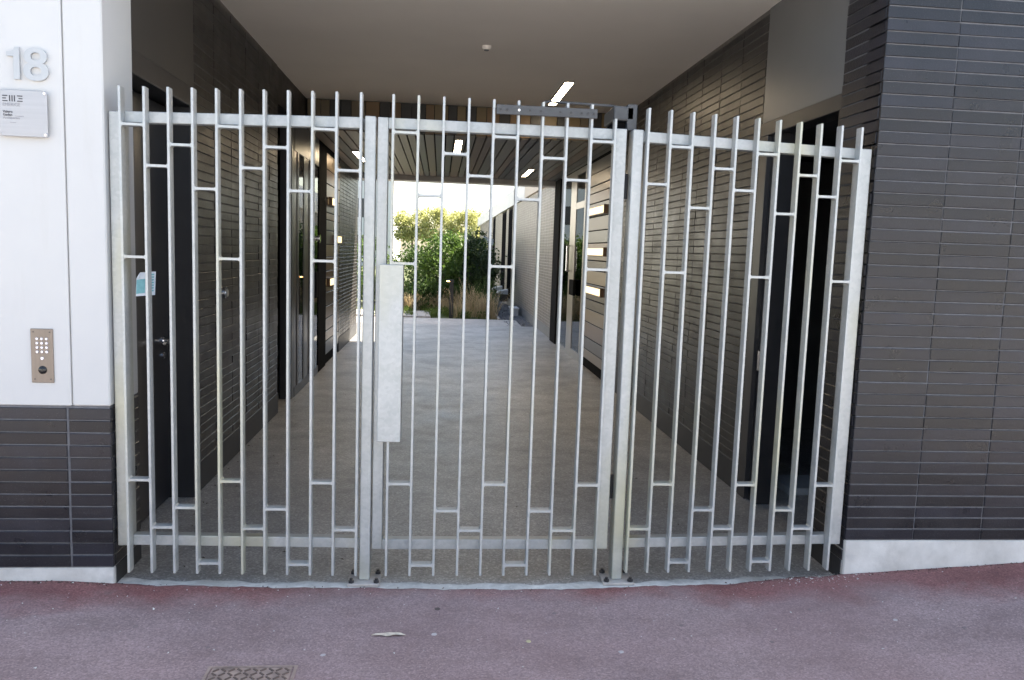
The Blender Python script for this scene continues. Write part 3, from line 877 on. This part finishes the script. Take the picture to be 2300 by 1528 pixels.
# eight: outer silhouette minus two holes -> strip rings
m = MB()
def ring(cx, cz, rx, rz, tx, tz, n=36):
    y0, y1 = -0.012, 0.0
    P = lambda a, qx, qz, y: (cx+qx*math.copysign(abs(math.cos(a))**0.9, math.cos(a)), y, cz+qz*math.copysign(abs(math.sin(a))**0.9, math.sin(a)))
    for i in range(n):
        a = 2*math.pi*i/n; b = 2*math.pi*(i+1)/n
        m.quad(P(a, rx, rz, y0), P(a, rx-tx, rz-tz, y0), P(b, rx-tx, rz-tz, y0), P(b, rx, rz, y0))
        m.quad(P(a, rx, rz, y0), P(b, rx, rz, y0), P(b, rx, rz, y1), P(a, rx, rz, y1))
        m.quad(P(a, rx-tx, rz-tz, y0), P(a, rx-tx, rz-tz, y1), P(b, rx-tx, rz-tz, y1), P(b, rx-tx, rz-tz, y0))
ring(-1.9745, 2.404, 0.047, 0.0365, 0.027, 0.020)
m2 = m; 
ring(-1.9745, 2.341, 0.052, 0.0405, 0.0295, 0.022)
for p in range(len(m.v)):
    x_, y_, z_ = m.v[p]
    if z_ > 2.36 and p < 36*12: m.v[p] = (x_, y_-0.0004, z_)
m.obj('digit', NUMB, hn)

pq = thing('name_plaque', 'brushed metal plaque with printed names below the house number', 'plaque')
box('plate', PLAQUE, pq, -2.135, -1.927, -0.022, -0.018, 2.060, 2.256, 0.001)
for (xx, zz) in ((-1.936, 2.246), (-1.936, 2.070), (-2.126, 2.246), (-2.126, 2.070)):
    MB().cyl((xx, -0.026, zz), (xx, 0.0, zz), 0.0055, 12).obj('standoff', CHROME, pq)
m = MB()
def dash(x0, x1, z0, z1): m.box(x0, x1, -0.0232, -0.0221, z0, z1)
for zz in (2.231, 2.220, 2.209): dash(-2.111, -2.090 if zz != 2.220 else -2.096, zz-0.0022, zz+0.0022)
for xx in (-2.081, -2.071, -2.061): dash(xx-0.0022, xx+0.0022, 2.207, 2.233)
for zz in (2.231, 2.220, 2.209): dash(-2.050 if zz != 2.220 else -2.044, -2.028, zz-0.0022, zz+0.0022)
m.obj('logo', INK, pq)
text('lettering', 'EMERIGE', 0.0205, (-2.112, -0.0226, 2.187), INK2, pq, 0.0003, 0, sx=0.93)
text('lettering', 'Valero', 0.0150, (-2.111, -0.0226, 2.1585), INK, pq, 0.0003, 0.0003)
text('lettering', 'Gadan', 0.0150, (-2.111, -0.0226, 2.1455), INK, pq, 0.0003, 0.0003)
text('lettering', 'Architectes', 0.0150, (-2.111, -0.0226, 2.1325), INK2, pq, 0.0003, 0.0)
m = MB(); dash(-2.062, -2.026, 2.1445, 2.1465); dash(-2.082, -2.058, 2.1165, 2.1182); m.obj('rule', INK2, pq)

kp = thing('entry_keypad', 'bronze toned steel entry keypad with round keys on the white wall', 'keypad')
box('plate', KEYPL, kp, -2.037, -1.940, -0.006, -0.0002, 0.968, 1.215, 0.002)
KEY = simple('pale_key', (0.62, 0.63, 0.74), 0.2, metal=0.7, var=0.05)
for i in range(4):
    for j in range(3):
        xx = -2.0085+0.0205*j; zz = 1.169-0.0197*i
        MB().cyl((xx, -0.0095, zz), (xx, -0.006, zz), 0.0055, 14, 0.0068).obj('key', KEY, kp)
MB().cyl((-1.988, -0.010, 1.0805), (-1.988, -0.006, 1.0805), 0.0065, 14, 0.008).obj('bell_key', KEY, kp)
bb = MB()
for k in range(5):
    a0 = k*R(18); a1 = (k+1)*R(18)
    bb.cyl((-1.988, -0.006-0.011*math.sin(a0), 1.027), (-1.988, -0.006-0.011*math.sin(a1), 1.027), 0.019*math.cos(a0), 20, max(0.0005, 0.019*math.cos(a1)), cap=False)
o = bb.obj('push_button', simple('black_gloss', (0.012, 0.012, 0.012), 0.12, var=0.05), kp)
for p in o.data.polygons: p.use_smooth = True
for (xx, zz) in ((-2.024, 1.2), (-1.953, 1.2), (-2.022, 0.985), (-1.953, 0.985)):
    MB().cyl((xx, -0.0075, zz), (xx, -0.006, zz), 0.003, 10).obj('screw', FRAME_DK, kp)

kx = thing('lock_cylinder', 'small round chrome lock fixed on the left passage bricks', 'lock', (XL, 2.08, 1.27))
MB().cyl((0.0, 0, 0), (0.022, 0, 0), 0.040, 20).obj('rose', CHROME, kx)
MB().cyl((0.022, 0, 0), (0.034, 0, 0), 0.026, 16).obj('barrel', STEEL, kx)

# ------------------------------------------------------------------ pavement details
mh = thing('manhole_cover', 'small rusty brown metal access cover set in the red pavement', 'cover', (-0.885, -0.93, 0.007))
RUST = simple('rusty_iron', (0.40, 0.31, 0.27), 0.55, metal=0.4, var=0.25, scale=20, bmp=0.3)
fm = MB().box(-0.168, 0.168, -0.168, -0.156, -0.02, 0.002).box(-0.168, 0.168, 0.156, 0.168, -0.02, 0.002).box(-0.168, -0.156, -0.156, 0.156, -0.02, 0.002).box(0.156, 0.168, -0.156, 0.156, -0.02, 0.002)
fm.obj('frame', RUST, mh)
MB().box(-0.150, 0.150, -0.150, 0.150, -0.02, 0.0025).obj('plate', RUST, mh)
lg = MB().box(-0.0125, 0.0125, -0.0035, 0.0035, 0, 0.0035).mesh('lug', simple('dark_lug', (0.16, 0.12, 0.105), 0.5, metal=0.4))
for i in range(10):
    for j in range(10):
        inst('lug', lg, mh, (-0.133+0.0295*i, -0.133+0.0295*j, 0.0022), (0, 0, R(45 if (i+j) % 2 else -45)))
dl = thing('dried_leaf', 'pale curled dry leaf lying on the red pavement', 'leaf', (-0.382, -0.525, 0.008))
m = MB(); n = 10
for i in range(n):
    def E(t, s):
        w = 0.016*math.sin(math.pi*t)**0.8*(0.9+0.2*math.sin(t*17))
        return (-0.073+0.146*t, s*w-0.02*(t-0.5)**2*2, 0.002+0.004*abs(s)*math.sin(t*5+1)**2+0.0015)
    a, b = i/n, (i+1)/n
    m.quad(E(a, -1), E(b, -1), E(b, 0), E(a, 0)); m.quad(E(a, 0), E(b, 0), E(b, 1), E(a, 1))
m.obj('blade', simple('dry_leaf', (0.60, 0.52, 0.42), 0.8, var=0.2, scale=60), dl)
def gum(x, y, r_, label, col):
    m = MB(); n = 14
    rr = [r_*random.uniform(0.8, 1.15) for _ in range(n)]
    top = [(rr[i]*0.8*math.cos(2*math.pi*i/n), rr[i]*0.8*math.sin(2*math.pi*i/n), 0.002) for i in range(n)]
    bot = [(rr[i]*math.cos(2*math.pi*i/n), rr[i]*math.sin(2*math.pi*i/n), -0.001) for i in range(n)]
    m.v = top+bot; m.f = [tuple(range(n))]+[(i, i+n, (i+1) % n+n, (i+1) % n) for i in range(n)]; m.mi = [0]*(n+1)
    o = m.obj('gum_spot', col, None, (x, y, pz(x, y)))
    tag(o, label, 'gum', 'gum spots on the pavement')
GUM = simple('gum_pale', (0.46, 0.42, 0.42), 0.7, var=0.1, scale=40)
GUMF = simple('gum_faint', (0.20, 0.155, 0.155), 0.7, var=0.15, scale=40)
GUMD = simple('gum_dark', (0.09, 0.07, 0.065), 0.7, var=0.1, scale=40)
gum(-0.193, -0.519, 0.014, 'pale gum spot on the pavement just right of the dry leaf', GUM)
gum(-0.634, -0.683, 0.013, 'pale gum spot on the pavement nearest the manhole cover', GUM)
gum(0.203, -0.587, 0.012, 'yellowish gum spot on the pavement in front of the middle bars', simple('gum_yellow', (0.48, 0.42, 0.26), 0.7))
gum(0.577, -0.686, 0.011, 'whitish gum spot on the pavement in front of the right gate post', GUM)
gum(1.887, -0.482, 0.012, 'whitish gum spot on the pavement in front of the brick facade corner', GUM)
gum(-0.18, -0.28, 0.016, 'dark gum spot on the pavement below the lock box side', GUMD)
for (x, y, r_, lab) in ((-1.45, -0.42, .011, 'below the first bars of the left panel'), (-1.1, -0.61, .009, 'just behind the manhole cover'), (-0.9, -0.36, .008, 'between the manhole cover and the left panel'),
        (0.35, -0.33, .010, 'close in front of the hinge half of the gate'), (0.9, -0.46, .009, 'in front of the right post base plate'), (1.25, -0.62, .012, 'in front of the middle of the right panel'),
        (1.55, -0.34, .009, 'close to the last bars of the right panel'), (2.15, -0.58, .011, 'in front of the white plinth at far right')):
    gum(x, y, r_, 'faint mauve gum stain ' + lab, GUMF)
GRIT = MB()
rnd = random.Random(21)
for k in range(420):
    if k < 150:
        x = rnd.gauss(1.75, 0.16); y = ycurve(x)-abs(rnd.gauss(0.02, 0.05))
    elif k < 230:
        x = rnd.uniform(-1.75, 2.8); y = ycurve(x)-abs(rnd.gauss(0, 0.04))
    else:
        x = rnd.uniform(-2.2, 2.8); y = -abs(rnd.gauss(0.1, 0.45))
    z = pz(x, y)+0.001; s = rnd.uniform(0.0015, 0.0042)*(1.5 if rnd.random() < 0.06 else 1)
    c = [Vector((rnd.uniform(-1, 1), rnd.uniform(-1, 1), rnd.uniform(0, 1)))*s*1.5+Vector((x, y, z)) for _ in range(4)]
    GRIT.tri(c[0], c[1], c[2]); GRIT.tri(c[0], c[2], c[3]); GRIT.tri(c[0], c[3], c[1])
tag(GRIT.obj('grit', simple('white_grit', (0.62, 0.6, 0.57), 0.8)), 'white grit crumbs scattered on the pavement edge', 'grit', kind='stuff')
DIRT = MB()
for k in range(520):
    x = rnd.uniform(-2.3, -1.7) if k % 5 < 2 else rnd.uniform(1.89, 2.9)
    if k % 5 == 4: x = rnd.uniform(-1.7, 1.9)
    y = (ycurve(x) if -1.7 < x < 1.89 else (0.0 if x < 0 else 0.008))-abs(rnd.gauss(0.0, 0.014))
    z = pz(x, y)-0.001; s = rnd.uniform(0.003, 0.009)
    c = [Vector((rnd.uniform(-1, 1), rnd.uniform(-1, 1), rnd.uniform(0, 0.7)))*s+Vector((x, y, z)) for _ in range(4)]
    DIRT.tri(c[0], c[1], c[2]); DIRT.tri(c[0], c[2], c[3]); DIRT.tri(c[0], c[3], c[1])
tag(DIRT.obj('dirt', simple('packed_dirt', (0.09, 0.06, 0.05), 0.9, var=0.4, scale=40)), 'dark dirt crumbs packed along the foot of the walls', 'dirt', kind='stuff')
LEAFB = MB()
for k in range(60):
    side = rnd.random()
    if side < 0.45: x = XL+abs(rnd.gauss(0.12, 0.12)); y = rnd.uniform(0.2, 5.0)
    else: x = rnd.uniform(XL, XR); y = rnd.uniform(0.1, 6)
    s = rnd.uniform(0.006, 0.016); a = rnd.uniform(0, 6.28); z = 0.004
    ca, sa = math.cos(a)*s, math.sin(a)*s
    LEAFB.quad((x-ca, y-sa, z), (x+sa*.4, y-ca*.4, z+0.003), (x+ca, y+sa, z), (x-sa*.4, y+ca*.4, z+0.004))
tag(LEAFB.obj('debris', simple('brown_debris', (0.06, 0.045, 0.03), 0.8)), 'scattered tiny dry leaf bits on the passage floor', 'debris', kind='stuff')

# ------------------------------------------------------------------ garden
ter = tag(box('terrace', SLAB, None, -6, 1.62, 13.585, 15.22, -0.12, -0.008, 0.004), kind='structure')
tag(box('garden_path', SLAB, None, -6, -0.41, 15.24, 16.85, -0.12, 0.035, 0.006), kind='structure')
lawn_m = mat_concrete('lawn_soil', (0.05, 0.07, 0.02), (0.09, 0.10, 0.035), 0.9)
tag(MB().quad((-40, 15.235, -0.03), (1.2, 15.235, -0.03), (1.2, 90, -0.03), (-40, 90, -0.03)).obj('lawn', lawn_m), kind='structure')
GRV = mat_concrete('dark_gravel', (0.07, 0.07, 0.075), (0.16, 0.16, 0.165), 0.9)
tag(box('gravel_bed', GRV, None, 1.27, XR+0.02, 13.585, 40, -0.12, -0.025), kind='structure')
kerb = thing('kerb_edging', 'thin pale edging strip along the dark gravel bed', 'edging')
box('strip', SLAB, kerb, 1.205, 1.265, 15.24, 40, -0.1, 0.02, 0.004)
GRVS = MB()
for k in range(900):
    x = rnd.uniform(1.29, XR-0.02); y = 13.6+rnd.random()**1.5*8
    s = rnd.uniform(0.012, 0.03)
    p = [Vector((rnd.uniform(-1, 1), rnd.uniform(-1, 1), rnd.uniform(-0.3, 1)))*s+Vector((x, y, -0.02)) for _ in range(4)]
    for q in ((0, 1, 2), (0, 2, 3), (0, 3, 1), (1, 3, 2)): GRVS.tri(p[q[0]], p[q[1]], p[q[2]])
tag(GRVS.obj('gravel', simple('gravel_stone', (0.2, 0.2, 0.21), 0.8, var=0.5, scale=30)), 'loose dark gravel stones beside the right wing', 'gravel', kind='stuff')

gf = tag(box('garden_bounce_facade', WHITE, None, -14, -7.5, 13.0, 48, -0.2, 5.5), kind='structure')  # unseen left building, added to bounce sun onto the brick wing
wg = thing('brick_wing', 'low brick wing with tall dark windows and a white roof band beyond the passage', 'building')
B3 = mat_brick('daylit_far_brick', (0.125, 0.112, 0.102), 0.4, objvar=0)  # lighter than the passage brick: daylight on the wing is put into the colour
MORTAR_L = simple('pale_mortar', (0.45, 0.42, 0.40), 0.8, var=0.15, scale=30)
segs = [(11.0, 20.1), (21.5, 22.4), (24.1, 27.6), (29.0, 40)]
m = MB()
for (a, b) in segs:
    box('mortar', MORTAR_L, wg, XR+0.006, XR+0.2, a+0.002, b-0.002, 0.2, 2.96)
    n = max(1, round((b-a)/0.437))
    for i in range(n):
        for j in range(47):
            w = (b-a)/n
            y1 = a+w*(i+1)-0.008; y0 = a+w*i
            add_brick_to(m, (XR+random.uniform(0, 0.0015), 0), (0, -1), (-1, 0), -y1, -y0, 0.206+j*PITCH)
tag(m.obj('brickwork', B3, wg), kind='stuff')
box('plinth', simple('grey_plinth', (0.12, 0.125, 0.135), 0.6), wg, XR-0.003, XR+0.2, 11.0, 40, -0.1, 0.2)
for (a, b) in ((20.1, 21.5), (22.4, 24.1), (27.6, 29.0)):
    w_ = box('window', BLACK, wg, XR+0.0, XR+0.05, a, b, 0.2, 2.93)
    box('pane', simple('dark_pane', (0.010, 0.010, 0.011), 0.9, var=0.02, spec=0.0), w_, XR-0.006, XR-0.001, a+0.08, b-0.08, 0.26, 2.87)
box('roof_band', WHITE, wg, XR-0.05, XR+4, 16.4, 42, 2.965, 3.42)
box('shaded_band', simple('shade_tinted_white', (0.42, 0.36, 0.30), 0.6, var=0.05), wg, XR-0.048, XR+4, 11.34, 16.39, 2.965, 3.42)  # same white band in shade; the shade is put into this brown colour
box('side_mass', PANEL_DK, wg, XR+0.201, XR+10, 11.35, 42, -0.1, 2.96)
box('roof_mass', WHITE, wg, XR+1.5, XR+10, 11.4, 42, 3.43, 4.4)
dp = thing('downpipe', 'blue grey downpipe with a hopper on the far brick wing', 'downpipe', (XR-0.12, 28.4, 0))
MB().tube([(0, 0, 0), (0, 0, 1.9), (-0.15, 0, 2.1), (-0.3, 0.0, 2.15)], 0.06, 10).tube([(-0.25, 0.5, 0.1), (-0.25, 0.5, 1.6)], 0.05, 10).obj('pipe', simple('blue_grey_metal', (0.22, 0.26, 0.30), 0.4, metal=0.3), dp)
MB().box(-0.14, 0.1, -0.15, 0.15, 1.85, 2.1).obj('hopper', simple('blue_grey_box', (0.3, 0.34, 0.38), 0.4), dp)
for (y, lab) in ((23.3, 'small white vent box at the foot of the farther wing window'), (21.0, 'small white vent box at the foot of the nearer wing window')):
    vb = thing('vent_box', lab, 'vent', (XR-0.12, y, 0.36), 'vent boxes on the brick wing')
    m = MB()
    m.v = [(-0.22, -0.25, -0.03), (0.11, -0.25, -0.06), (0.11, 0.25, -0.06), (-0.22, 0.25, -0.03), (-0.18, -0.25, 0.03), (0.11, -0.25, 0.09), (0.11, 0.25, 0.09), (-0.18, 0.25, 0.03)]
    for q in ((0, 3, 2, 1), (4, 5, 6, 7), (0, 1, 5, 4), (1, 2, 6, 5), (2, 3, 7, 6), (3, 0, 4, 7)): m.f.append(q); m.mi.append(0)
    m.obj('hood', WHITE, vb)
    MB().box(-0.15, 0.1, -0.2, 0.2, -0.28, -0.062).obj('body', FRAME_DK, vb)
dr = thing('drain_cover', 'pale ribbed channel end beside the gravel near the terrace', 'drain', (1.72, 16.9, 0.0))
MB().box(-0.08, 0.10, -0.35, 0.35, -0.05, 0.16).obj('body', simple('pale_grey', (0.4, 0.42, 0.45), 0.6), dr)
MB().box(-0.10, 0.12, -0.37, 0.37, 0.16, 0.185).obj('lid', WHITE, dr)

bo = thing('bollard_light', 'black bollard path light with a glowing head among dry grasses', 'bollard light', (0.07, 15.6, -0.03))
BLKP = simple('black_powder_coat', (0.02, 0.018, 0.018), 0.4)
MB().box(-0.035, 0.06, -0.05, 0.05, 0, 0.90).obj('post', BLKP, bo)
MB().box(-0.12, 0.061, -0.05, 0.05, 0.90, 0.93).obj('head', BLKP, bo)
MB().box(-0.11, -0.037, -0.04, 0.04, 0.888, 0.8985).obj('lamp', mat_emit('bollard_lamp', (1, 0.55, 0.2), 6), bo)

# --- foliage
def leaf_cloud(fn, count, size, rnd, aspect=0.55):
    m = MB()
    k = 0
    while k < count:
        p = fn(rnd)
        if p is None: continue
        k += 1
        n = Vector((rnd.gauss(0, 1), rnd.gauss(0, 1), rnd.gauss(0.4, 1))).normalized()
        a = n.orthogonal().normalized()
        a = (a*math.cos(rnd.uniform(0, 6.28)) + n.cross(a)*math.sin(rnd.uniform(0, 6.28))).normalized()
        b = n.cross(a)
        s = size*rnd.uniform(0.6, 1.3)
        p = Vector(p)
        m.quad(p-a*s, p+b*s*aspect+n*s*0.15, p+a*s, p-b*s*aspect+n*s*0.15)
    return m
def clumps(rnd, c, rad, n, zmin=0.0):
    out = []
    for _ in range(n):
        while True:
            v = Vector((rnd.uniform(-1, 1), rnd.uniform(-1, 1), rnd.uniform(-1, 1)))
            if v.length < 1: break
        v = v.normalized()*(v.length**0.5)
        out.append((Vector((c[0]+v.x*rad[0], c[1]+v.y*rad[1], max(zmin, c[2]+v.z*rad[2]))), rnd.uniform(0.16, 0.34)))
    return out
def shrub(label, c, rad, ncl, leaves, size, mat, seed, stems=6, cat='shrub', name='shrub', cl_scale=1.0):
    rnd = random.Random(seed)
    t = thing(name, label, cat, (c[0], c[1], -0.03), 'garden shrubs beyond the terrace' if cat == 'shrub' else None)
    cl = clumps(rnd, (0, 0, c[2]+0.03), rad, ncl, 0.15)
    def fn(rn):
        q, s = rn.choice(cl); s *= cl_scale
        v = Vector((rn.gauss(0, 0.55), rn.gauss(0, 0.55), rn.gauss(0, 0.45)))*s
        p = q+v
        return p if p.z > 0.03 else None
    leaf_cloud(fn, leaves, size, rnd).obj('foliage', mat, t)
    m = MB()
    for i in range(stems):
        q, s = rnd.choice(cl)
        b = Vector((rnd.uniform(-0.25, 0.25)*rad[0], rnd.uniform(-0.25, 0.25)*rad[1], 0))
        mid = b.lerp(q, 0.5)+Vector((rnd.uniform(-.08, .08), rnd.uniform(-.08, .08), 0.05))
        m.cyl(b, mid, 0.016, 6, 0.011); m.cyl(mid, q, 0.011, 6, 0.004)
    m.obj('stems', simple('bark_'+str(seed), (0.09, 0.065, 0.045), 0.8), t)
    return t
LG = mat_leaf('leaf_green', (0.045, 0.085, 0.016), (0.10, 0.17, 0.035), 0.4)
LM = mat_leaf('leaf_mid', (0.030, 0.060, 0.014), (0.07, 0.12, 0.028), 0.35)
LD = mat_leaf('leaf_shaded', (0.018, 0.035, 0.012), (0.038, 0.062, 0.02), 0.25)  # shade on the shrub beside the wing is put into this dark green
LY = mat_leaf('leaf_sunny', (0.32, 0.34, 0.13), (0.44, 0.44, 0.20), 0.55)  # sunlight on the far foliage is put into this pale yellow green
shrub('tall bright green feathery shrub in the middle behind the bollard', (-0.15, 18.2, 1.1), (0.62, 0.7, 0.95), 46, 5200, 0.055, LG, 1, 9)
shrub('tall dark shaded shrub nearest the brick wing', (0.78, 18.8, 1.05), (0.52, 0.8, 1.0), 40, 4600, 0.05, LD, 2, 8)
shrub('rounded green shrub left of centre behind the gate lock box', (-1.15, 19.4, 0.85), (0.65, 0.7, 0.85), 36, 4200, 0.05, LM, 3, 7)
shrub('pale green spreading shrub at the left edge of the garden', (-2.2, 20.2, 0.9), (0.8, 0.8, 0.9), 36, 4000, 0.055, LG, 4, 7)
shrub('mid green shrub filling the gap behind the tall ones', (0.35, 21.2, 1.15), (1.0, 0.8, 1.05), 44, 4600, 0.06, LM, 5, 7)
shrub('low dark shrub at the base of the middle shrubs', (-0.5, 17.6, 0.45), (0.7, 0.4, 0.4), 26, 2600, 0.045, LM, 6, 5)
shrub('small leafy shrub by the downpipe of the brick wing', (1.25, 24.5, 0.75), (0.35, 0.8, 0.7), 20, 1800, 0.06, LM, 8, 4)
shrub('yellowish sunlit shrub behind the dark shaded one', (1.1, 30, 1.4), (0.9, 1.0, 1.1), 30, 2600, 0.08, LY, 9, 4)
# dry grass
def grass(label, name, mat, x0, x1, y0, y1, h0, h1, n, seed, lean=0.35, w=0.006):
    rnd = random.Random(seed); m = MB()
    cl = [(rnd.uniform(x0, x1), rnd.uniform(y0, y1), rnd.uniform(0.7, 1.15)) for _ in range(max(5, n//60))]
    for _ in range(n):
        cx, cy, k = rnd.choice(cl)
        x = cx+rnd.gauss(0, 0.07); y = cy+rnd.gauss(0, 0.07)
        hh = rnd.uniform(h0, h1)*k; a = rnd.uniform(0, 6.28); l = rnd.gauss(0, lean)*hh
        dx, dy = math.cos(a)*l, math.sin(a)*l
        b = rnd.uniform(0, 6.28); wx, wy = math.cos(b)*w, math.sin(b)*w
        p0 = (x-wx, y-wy, -0.03); p1 = (x+wx, y+wy, -0.03)
        q0 = (x+dx*0.4-wx*.8, y+dy*0.4-wy*.8, hh*0.6); q1 = (x+dx*0.4+wx*.8, y+dy*0.4+wy*.8, hh*0.6)
        m.quad(p0, p1, q1, q0)
        m.tri(q0, q1, (x+dx, y+dy, hh))
        if rnd.random() < 0.35:
            for s in range(4):
                px, py, pz_ = x+dx*(0.75+0.07*s), y+dy*(0.75+0.07*s), hh*(0.8+0.06*s)
                e = rnd.uniform(0, 6.28); ex, ey = math.cos(e)*0.02, math.sin(e)*0.02
                m.tri((px, py, pz_), (px+ex, py+ey, pz_+0.02), (px+ex*0.6, py+ey*0.6, pz_+0.045))
    tag(m.obj(name, mat), label, 'grass', kind='stuff')
DRY = mat_leaf('dry_straw', (0.34, 0.26, 0.15), (0.52, 0.42, 0.27), 0.35)
GRN = mat_leaf('lawn_blade', (0.06, 0.10, 0.02), (0.12, 0.17, 0.04), 0.35)
grass('tall straw coloured dry grasses right of the bollard light', 'dry_grass', DRY, 0.22, 1.12, 15.6, 16.6, 0.30, 0.85, 520, 31, 0.5, 0.0045)
grass('shorter straw coloured dry grasses left of the bollard light', 'dry_grass', DRY, -1.5, 0.0, 16.9, 17.6, 0.25, 0.5, 1000, 32, 0.6, 0.005)
grass('green grass growing between the terrace and the shrubs', 'grass', GRN, -1.8, 1.1, 15.3, 17.6, 0.06, 0.16, 2600, 33, 0.5, 0.004)
grass('green feathery stems behind the tall dry grasses', 'green_stems', LM, 0.7, 1.2, 16.4, 17.4, 0.4, 1.0, 380, 34, 0.3)

# clipped lime trees in the sun far behind
def box_tree(x, y, label, seed, w=1.15, zb=2.05, zt=4.75):
    rnd = random.Random(seed)
    t = thing('pleached_tree', label, 'tree', (x, y, -0.03), 'clipped trees far behind the shrubs')
    cl = [(Vector((rnd.uniform(-w, w), rnd.uniform(-0.9, 0.9), rnd.uniform(zb+0.25, zt-0.2))), rnd.uniform(0.3, 0.5)) for _ in range(55)]
    def fn(rn):
        q, s = rn.choice(cl)
        return q+Vector((rn.gauss(0, .5), rn.gauss(0, .5), rn.gauss(0, .5)))*s
    leaf_cloud(fn, 4200, 0.10, rnd).obj('crown', LY, t)
    m = MB().cyl((0, 0, 0), (0.05, 0, zb+0.3), 0.11, 9, 0.08)
    for k in range(5):
        m.cyl((0.05, 0, zb+0.25), tuple(rnd.choice(cl)[0]), 0.04, 6, 0.012)
    m.obj('trunk', simple('bark_far_%d' % seed, (0.12, 0.10, 0.08), 0.8), t)
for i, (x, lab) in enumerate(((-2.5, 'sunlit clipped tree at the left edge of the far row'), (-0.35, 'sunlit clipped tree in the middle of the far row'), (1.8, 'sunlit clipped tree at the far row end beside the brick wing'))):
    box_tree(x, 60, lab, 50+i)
wb = thing('white_building', 'bright white building far behind the garden at the left', 'building', (-14, 66, 0))
box('wall', WHITE, wb, -10, 9.7, 0, 12, -0.2, 13)
for k in range(4):
    for j in range(6):
        w_ = box('window', FRAME_DK, wb, -8.5+3.0*j, -7.3+3.0*j, -0.02, 0.1, 1.0+3.1*k, 2.6+3.1*k)
